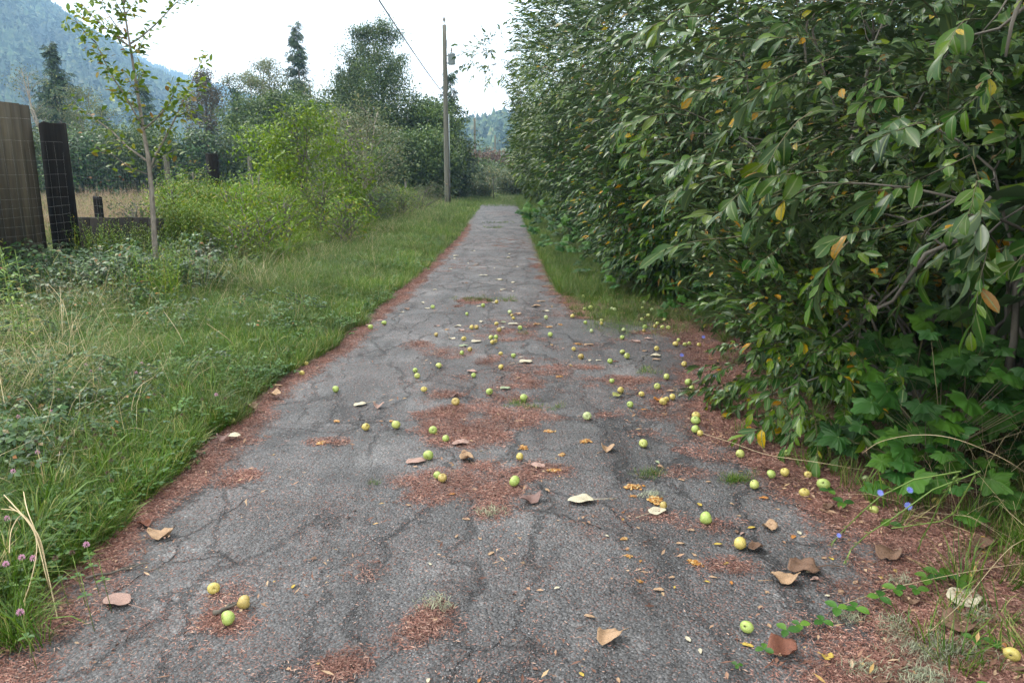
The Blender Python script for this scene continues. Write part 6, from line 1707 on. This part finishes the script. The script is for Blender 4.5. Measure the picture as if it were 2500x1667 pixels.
# ------------------------------------------------------------------ twigs, seedlings, flowers, stems
def stick(label, a, b, r0, name='fallen_twig', zl=.008):
    A = G(*a, LZ + zl); B = G(*b, LZ + zl); t = T(); rr_ = random.Random(label); pts = [A.lerp(B, q / 6) - A + Vector((rr_.gauss(0, .006), rr_.gauss(0, .006), abs(rr_.gauss(0, .004)))) for q in range(7)]
    t.tube(pts, [r0 * (1 - .08 * q) for q in range(7)], 6); t.tube([pts[3], pts[3] + Vector((.05, .03, .01))], [r0 * .6, r0 * .3], 5)
    o = link(name, tmesh(name, t, M_BARK, True)); o.location = A; tag(o, label, 'twig')
stick('long thin dead twig on the left needle strip', S('F', 560, 552), S('F', 950, 458), .006)
stick('thinner twig crossing the right end of the long one', S('F', 870, 498), S('F', 1090, 515), .0025)
stick('short brown stick between the lower left apples', S('F', 1385, 780), S('F', 1480, 730), .010)
stick('bent twig before the scarred lower left apple', S('F', 1505, 715), S('F', 1595, 752), .003)
stick('grey branch piece lying at the edge of the right verge', (1342, 618), (1372, 617), .03)
stick('pale forked twig at the lower right corner', S('E', 1780, 1080), S('E', 1850, 965), .006)
def seedling(label, v, x, y, s):
    g = G(*S(v, x, y), LZ + .02); th = thing('bramble_seedling', (g.x, g.y, LZ), label, 'seedling', 'bramble seedlings on the right edge'); r = random.Random(label)
    a0 = r.random() * 6.28
    for k in range(3):
        a = a0 + k * 2.1; link('leaflet', BSM[k % 2], th, orient((0, 0, .035 * s), (math.cos(a), math.sin(a), .1), (-.1, -.3, 1), s * (.8 + .3 * r.random())))
    t = T(); t.tube([(0.05 * s, .06 * s, 0), (0, 0, .034 * s)], .0015, 4); link('stem', tmesh('stem', t, M_STEMG), th)
BSM = [tmesh('leaflet_form', (lambda t: (t.leaf(Matrix(), .055, .034, st=4, fold=.14, curl=c_), t)[1])(T()), M_CLOVER, True) for c_ in (.1, .25)]
for i, (x, y, s, lab) in enumerate([(1010, 1005, 1.0, 'seedling farthest left in the upper row at lower right'), (1140, 1000, .9, 'second seedling from the left in the upper row'), (1310, 930, 1.05, 'three leaved seedling in the middle of the upper row'), (1430, 870, 1.0, 'seedling before the brown curled leaf'), (1580, 870, .95, 'seedling right of the brown curled leaf'),
        (645, 1160, .9, 'seedling behind the big red-brown curled leaf'), (740, 1110, .75, 'small seedling above the big red-brown leaf'), (905, 1090, .8, 'seedling alone on the litter left of the lichen'), (575, 1210, .6, 'tiny seedling left of the big red-brown leaf'), (485, 1280, .7, 'seedling at the lower left of the big red-brown leaf'), (295, 1385, .5, 'tiny seedling nearest the lowest apple'),
        (1650, 800, 1.2, 'bushy seedling at the right litter, left one'), (1740, 770, 1.2, 'bushy seedling at the right litter, middle one'), (1890, 810, 1.1, 'bushy seedling at the right litter, right one'), (1990, 1215, .8, 'pale seedling on bare needles at lower right'), (2140, 1240, .7, 'pale seedling left of the corner apple'),
        (2100, 1600, .9, 'seedling low at the bottom right edge'), (1050, 255, 1.2, 'seedling with dark leaf below the deep yellow apple'), (950, 165, 1.1, 'seedling right of the deep yellow apple'), (1380, 400, 1.1, 'seedling under the chicory stems')]):
    seedling(lab, 'E', x, y, s)
# clover blossoms in the left verge
hd = T(); rr = random.Random(1)
for i in range(46):
    z = rr.uniform(-.6, 1); a = rr.random() * 6.28; q = math.sqrt(1 - z * z); d = Vector((q * math.cos(a), q * math.sin(a), z)); hd.leaf(orient(d * .003, d, (0, 0, 1)), .009, .0032)
ME_H = tmesh('blossom', hd, M_PINK); ME_D = tmesh('spent_head', hd, M_DEADHEAD)
tl_ = T()
for k in range(3): a = k * 2.1; tl_.leaf(orient((0, 0, 0), (math.cos(a), math.sin(a), .2), (0, 0, 1)), .03, .018, st=2)
ME_TL = tmesh('clover_leaf', tl_, M_CLOVER)
def clover(v, x, y, spent, lab, sc=1.0):
    sx, sy = S(v, x, y); h = .19 + .06 * rr.random(); g = G(sx, sy, h + .03); th = thing('spent_clover' if spent else 'clover_flower', (g.x, g.y, .03), lab, 'flower', 'spent brown clover heads in the left verge' if spent else 'pink clover blossoms in the left verge')
    t = T(); t.tube([(.02, .01, 0), (.01, 0, h * .6), (0, 0, h)], .0013, 4); link('stem', tmesh('stem', t, M_STEMG), th)
    link('head', ME_D if spent else ME_H, th, Matrix.Translation((0, 0, h + .004)) @ Matrix.Scale(sc * (1.0 if spent else 1.25), 4)); link('leaf', ME_TL, th, Matrix.Translation((.008, 0, h * .6)))
for x, y, lab in [(235, 298, 'clover blossom alone in upper left grass'), (378, 270, 'clover blossom right of the upper left one'), (583, 152, 'clover blossom, left of a close pair far up'), (640, 138, 'clover blossom, right of a close pair far up'), (870, 160, 'clover blossom farthest right in the verge'), (905, 100, 'clover blossom high up among dry stems'),
        (118, 440, 'pink clover blossom, right of two at the left edge'), (38, 460, 'pink clover blossom, left of two at the left edge'), (265, 728, 'clover blossom in the middle of the near verge'), (240, 670, 'pale clover blossom above the middle one'), (85, 790, 'clover blossom by the broad blades at left'), (45, 1090, 'clover blossom behind the bunch of straws'),
        (552, 1258, 'clover blossom nearest the needle strip'), (213, 1345, 'deep pink clover blossom, right one low down'), (140, 1340, 'pale clover blossom, left of the deep pink one'), (38, 1382, 'clover blossom at the lower left edge'), (330, 408, 'faded clover blossom in the upper verge'), (1380, 300, 'small mauve clover blossom near the far strip'), (548, 108, 'tiny clover blossom far up the verge'), (130, 1690, 'clover blossom by the bottom left litter')]:
    clover('G', x, y, False, lab)
sp = [(860, 235), (880, 270), (955, 262), (1000, 190), (1040, 310), (1112, 245), (985, 300), (745, 262), (800, 185), (770, 320), (590, 520), (600, 560), (515, 600), (410, 640), (380, 670), (660, 640), (640, 620), (700, 720), (795, 705), (775, 675), (680, 800), (320, 500), (290, 480), (345, 320), (170, 525), (470, 1310), (362, 1345), (620, 1335), (500, 1415), (710, 850), (1160, 235), (720, 560), (440, 610), (905, 330), (1290, 330), (1440, 325), (1165, 430), (230, 600), (370, 580), (560, 640)]
CB = [(o_.location.copy(), o_['label']) for o_ in col.objects if o_.name.startswith('clover_flower')]
for i, (x, y) in enumerate(sp):
    g = G(*S('G', x, y), .15); lab = 'spent dark brown clover head on a thin stalk in the verge'
    for l_, nm in sorted(CB, key=lambda q: (q[0] - g).length)[:19]:
        dx, dy = g.x - l_.x, g.y - l_.y; rel = ('right of' if dx > 0 else 'left of') if abs(dx) > abs(dy) * .6 else ('behind' if dy > 0 else 'in front of')
        cand = 'spent brown head %s the %s' % (rel, nm)
        if cand not in used and len(cand.split()) <= 16: lab = cand; break
    used.add(lab); clover('G', x + rr.gauss(0, 8), y, True, lab, 1.1)
# chicory
ch = thing('chicory_plant', G(*S('E', 1950, 160), LZ), 'sprawling chicory with thin stems and blue flowers at lower right', 'plant'); cinv = Matrix.Translation(-Vector(ch.location)); cr_ = random.Random(2)
def zE(x, y, z): return G(*S('E', x, y), z)
for pts in [[(1900, 0, .55), (1560, 60, .45), (1320, 180, .38), (1180, 300, .28), (1050, 430, .17), (960, 530, .08)], [(2040, 0, .5), (1700, 130, .40), (1420, 330, .28), (1230, 450, .2), (1110, 560, .1), (1065, 650, .05)], [(1880, 20, .5), (1760, 200, .35), (1680, 380, .2), (1620, 480, .12), (1590, 580, .05)], [(2000, 30, .5), (1850, 300, .3), (1750, 360, .2), (1400, 410, .12)]]:
    P3 = [zE(*p) - Vector(ch.location) for p in pts]; t = T(); t.tube(P3, [.0032, .003, .0027, .0023, .002, .001][:len(P3)], 5, 0, False); link('stem', tmesh('stem', t, M_STEMG), ch)
    t = T()
    for k in range(26):
        f = cr_.random() * (len(P3) - 1.01); i = int(f); p = P3[i].lerp(P3[i + 1], f - i); t.leaf(orient(p, (P3[i + 1] - P3[i]).normalized() + Vector((cr_.gauss(0, .5), cr_.gauss(0, .5), cr_.gauss(.1, .4))), (0, 0, 1)), .02 + .012 * cr_.random(), .006)
    link('stem_leaves', tmesh('stem_leaves', t, M_STEMG), ch)
fl = T()
for k in range(14): a = k * .449; fl.leaf(orient((0, 0, 0), (math.cos(a), math.sin(a), .25), (0, 0, 1)), .018, .006)
ME_F = tmesh('blue_flower', fl, M_BLUE)
for (x, y, z, s) in [(1520, 250, .32, 1.1), (1320, 155, .40, .9), (1532, 135, .42, .9), (1023, 460, .15, .7)]: link('flower', ME_F, ch, Matrix.Translation(zE(x, y, z) - Vector(ch.location)) @ Matrix.Rotation(.9, 4, 'X') @ Matrix.Scale(s, 4))
for (x, y, lab) in [(1832, 677, 'single blue chicory flower in the thicket beyond the apron'), (1625, 850, 'small blue chicory flower by the apron litter'), (1935, 1045, 'blue flower bud in the shade of the willow')]:
    g = G(*S('B', x, y), .12); th = thing('blue_flower_plant', (g.x, g.y, .01), lab, 'flower'); t = T(); t.tube([(.03, .03, 0), (0, 0, .11)], .0015, 4); link('stem', tmesh('stem', t, M_STEMG), th); link('flower', ME_F, th, Matrix.Translation((0, 0, .11)) @ Matrix.Rotation(.8, 4, 'X') @ Matrix.Scale(1.2, 4))
# bent dry stems
def drystem(label, pts, rad, seedhead=None):
    P3 = [G(sx, sy, z) for sx, sy, z in pts]; o0 = Vector((P3[-1].x, P3[-1].y, 0)); th = thing('dry_grass_stem', o0, label, 'grass stem', 'long dry grass stems')
    # smooth the path
    Q = []; n = len(P3)
    for i in range(n - 1):
        p0, p1, p2, p3 = P3[max(i - 1, 0)], P3[i], P3[i + 1], P3[min(i + 2, n - 1)]
        for k in range(5): u_ = k / 5; Q.append(.5 * ((2 * p1) + (p2 - p0) * u_ + (2 * p0 - 5 * p1 + 4 * p2 - p3) * u_ ** 2 + (3 * p1 - p0 - 3 * p2 + p3) * u_ ** 3) - o0)
    Q.append(P3[-1] - o0); t = T(); t.tube(Q, rad, 4, 0, False); link('stalk', tmesh('stalk', t, M_STRAW), th)
    if seedhead is not None:
        t = T(); d = (Q[0] - Q[2]).normalized(); r = random.Random(1)
        for k in range(30): p = Q[0] - d * .07 * k / 30 + Vector((r.gauss(0, .003), r.gauss(0, .003), r.gauss(0, .003))); t.leaf(orient(p, d + Vector((r.gauss(0, .5), r.gauss(0, .5), r.gauss(0, .5))), (0, 0, 1)), .014, .005)
        link('seed_head', tmesh('seed_head', t, M_SEED), th)
drystem('long straw arching over the lobed leaves, seed head drooping left', [(2107, 1105, .35), (2150, 1078, .50), (2230, 1062, .62), (2320, 1068, .66), (2420, 1105, .6), (2500, 1150, .5), (2600, 1220, .1)], .0016, True)
drystem('long straw lying from the corner across the seedlings', [S('E', 1600, 1210) + (.05,), S('E', 1900, 950) + (.12,), S('E', 2200, 600) + (.2,), S('E', 2352, 490) + (.22,), S('E', 2600, 380) + (.05,)], .0014)
drystem('second straw lying low at the lower right', [S('E', 1030, 960) + (.04,), S('E', 1400, 840) + (.06,), S('E', 1900, 730) + (.12,), S('E', 2352, 660) + (.15,), S('E', 2600, 640) + (.02,)], .0012)
drystem('straw reaching from the thicket to the column of apples', [S('D', 1050, 190) + (.05,), S('D', 1300, 270) + (.10,), S('D', 1600, 370) + (.14,), S('D', 2000, 430) + (.16,), S('D', 2352, 490) + (.1,)], .0014)
for i, (a, b, c_, d_, e_2) in enumerate([((25, 20), (90, 90), (240, 270), (300, 500), (375, 850)), ((60, 95), (160, 170), (235, 330), (180, 620), (40, 940)), ((150, 0), (175, 120), (230, 260), (280, 420), (360, 780)), ((10, 110), (120, 130), (215, 240), (300, 560), (330, 640)), ((60, 390), (75, 240), (150, 150), (240, 300), (290, 560))]):
    drystem(['leftmost straw of the bent bunch at the left edge', 'straw of the bent bunch that falls to the litter', 'upright topped straw of the bent bunch', 'middle straw of the bent bunch', 'inner looped straw of the bent bunch'][i],
            [S('F', *p) + (z,) for p, z in zip((a, b, c_, d_, e_2), (.34, .36, .3, .17, .02))], .0022)
for i, (pts, lab) in enumerate([([(118, 693, .62), (152, 735, .52), (170, 800, .35), (185, 870, .1)], 'thick bent pale stem high in the left verge'), ([(146, 700, .5), (150, 760, .4), (155, 860, .1)], 'thin upright pale stem beside the thick bent one'), ([(143, 835, .45), (165, 850, .45), (155, 900, .3), (168, 1080, .05)], 'tall pale stalk in the middle of the left verge'),
        ([(372, 922, .35), (330, 960, .3), (312, 1070, .05)], 'orange-tinted straw leaning right in the near verge'), ([(0, 925, .4), (12, 990, .3), (25, 1050, .05)], 'straw at the very left edge'), ([(505, 790, .4), (560, 830, .25), (590, 870, .05)], 'pale straw leaning in the middle verge'), ([(400, 760, .4), (440, 820, .25), (470, 900, .05)], 'curved straw in the middle verge'), ([(690, 620, .7), (695, 660, .5), (700, 700, .05)], 'pale double stalk in front of the bracken')]):
    drystem(lab, pts, .0020)
# crossing bare branches in the dark hollow of the nearest willows
def bare(label, pts, r0):
    P3 = [P(x, y, d) for x, y, d in pts]; o0 = P3[-1].copy(); t = T(); t.tube([p - o0 for p in P3], [r0 * (.45 + .55 * i / (len(P3) - 1)) for i in range(len(P3))], 6)
    o = link('bare_branch', tmesh('bare_branch', t, M_BARK, True)); o.location = o0; tag(o, label, 'branch', 'bare branches in the right-hand hollow')
bare('long bare branch sweeping from upper right down to the apples', [(1940, 925, 4.6), (2000, 850, 4.5), (2080, 780, 4.4), (2180, 735, 4.3), (2260, 620, 4.2), (2400, 560, 4.1)], .014)
bare('second bare branch crossing under the long one', [(2015, 865, 4.7), (2095, 800, 4.6), (2150, 740, 4.5), (2300, 600, 4.4), (2420, 480, 4.3)], .010)
bare('thin bare branch hanging down to the lobed leaves', [(2055, 970, 4.5), (2080, 900, 4.45), (2095, 830, 4.4), (2105, 760, 4.4), (2130, 720, 4.35)], .008)
bare('grey bare stem at the top right corner', [(2455, 140, 3.6), (2470, 60, 3.6), (2490, 0, 3.6), (2510, -80, 3.6)], .014)
bare('curved grey bare branch entering at the top right', [(2270, 110, 3.9), (2380, 85, 3.8), (2440, 70, 3.7), (2500, 20, 3.6), (2560, -40, 3.6)], .009)
bare('thin bare branch slanting behind the top right leaves', [(2380, 100, 4.1), (2440, 30, 4.0), (2470, -20, 4.0)], .006)
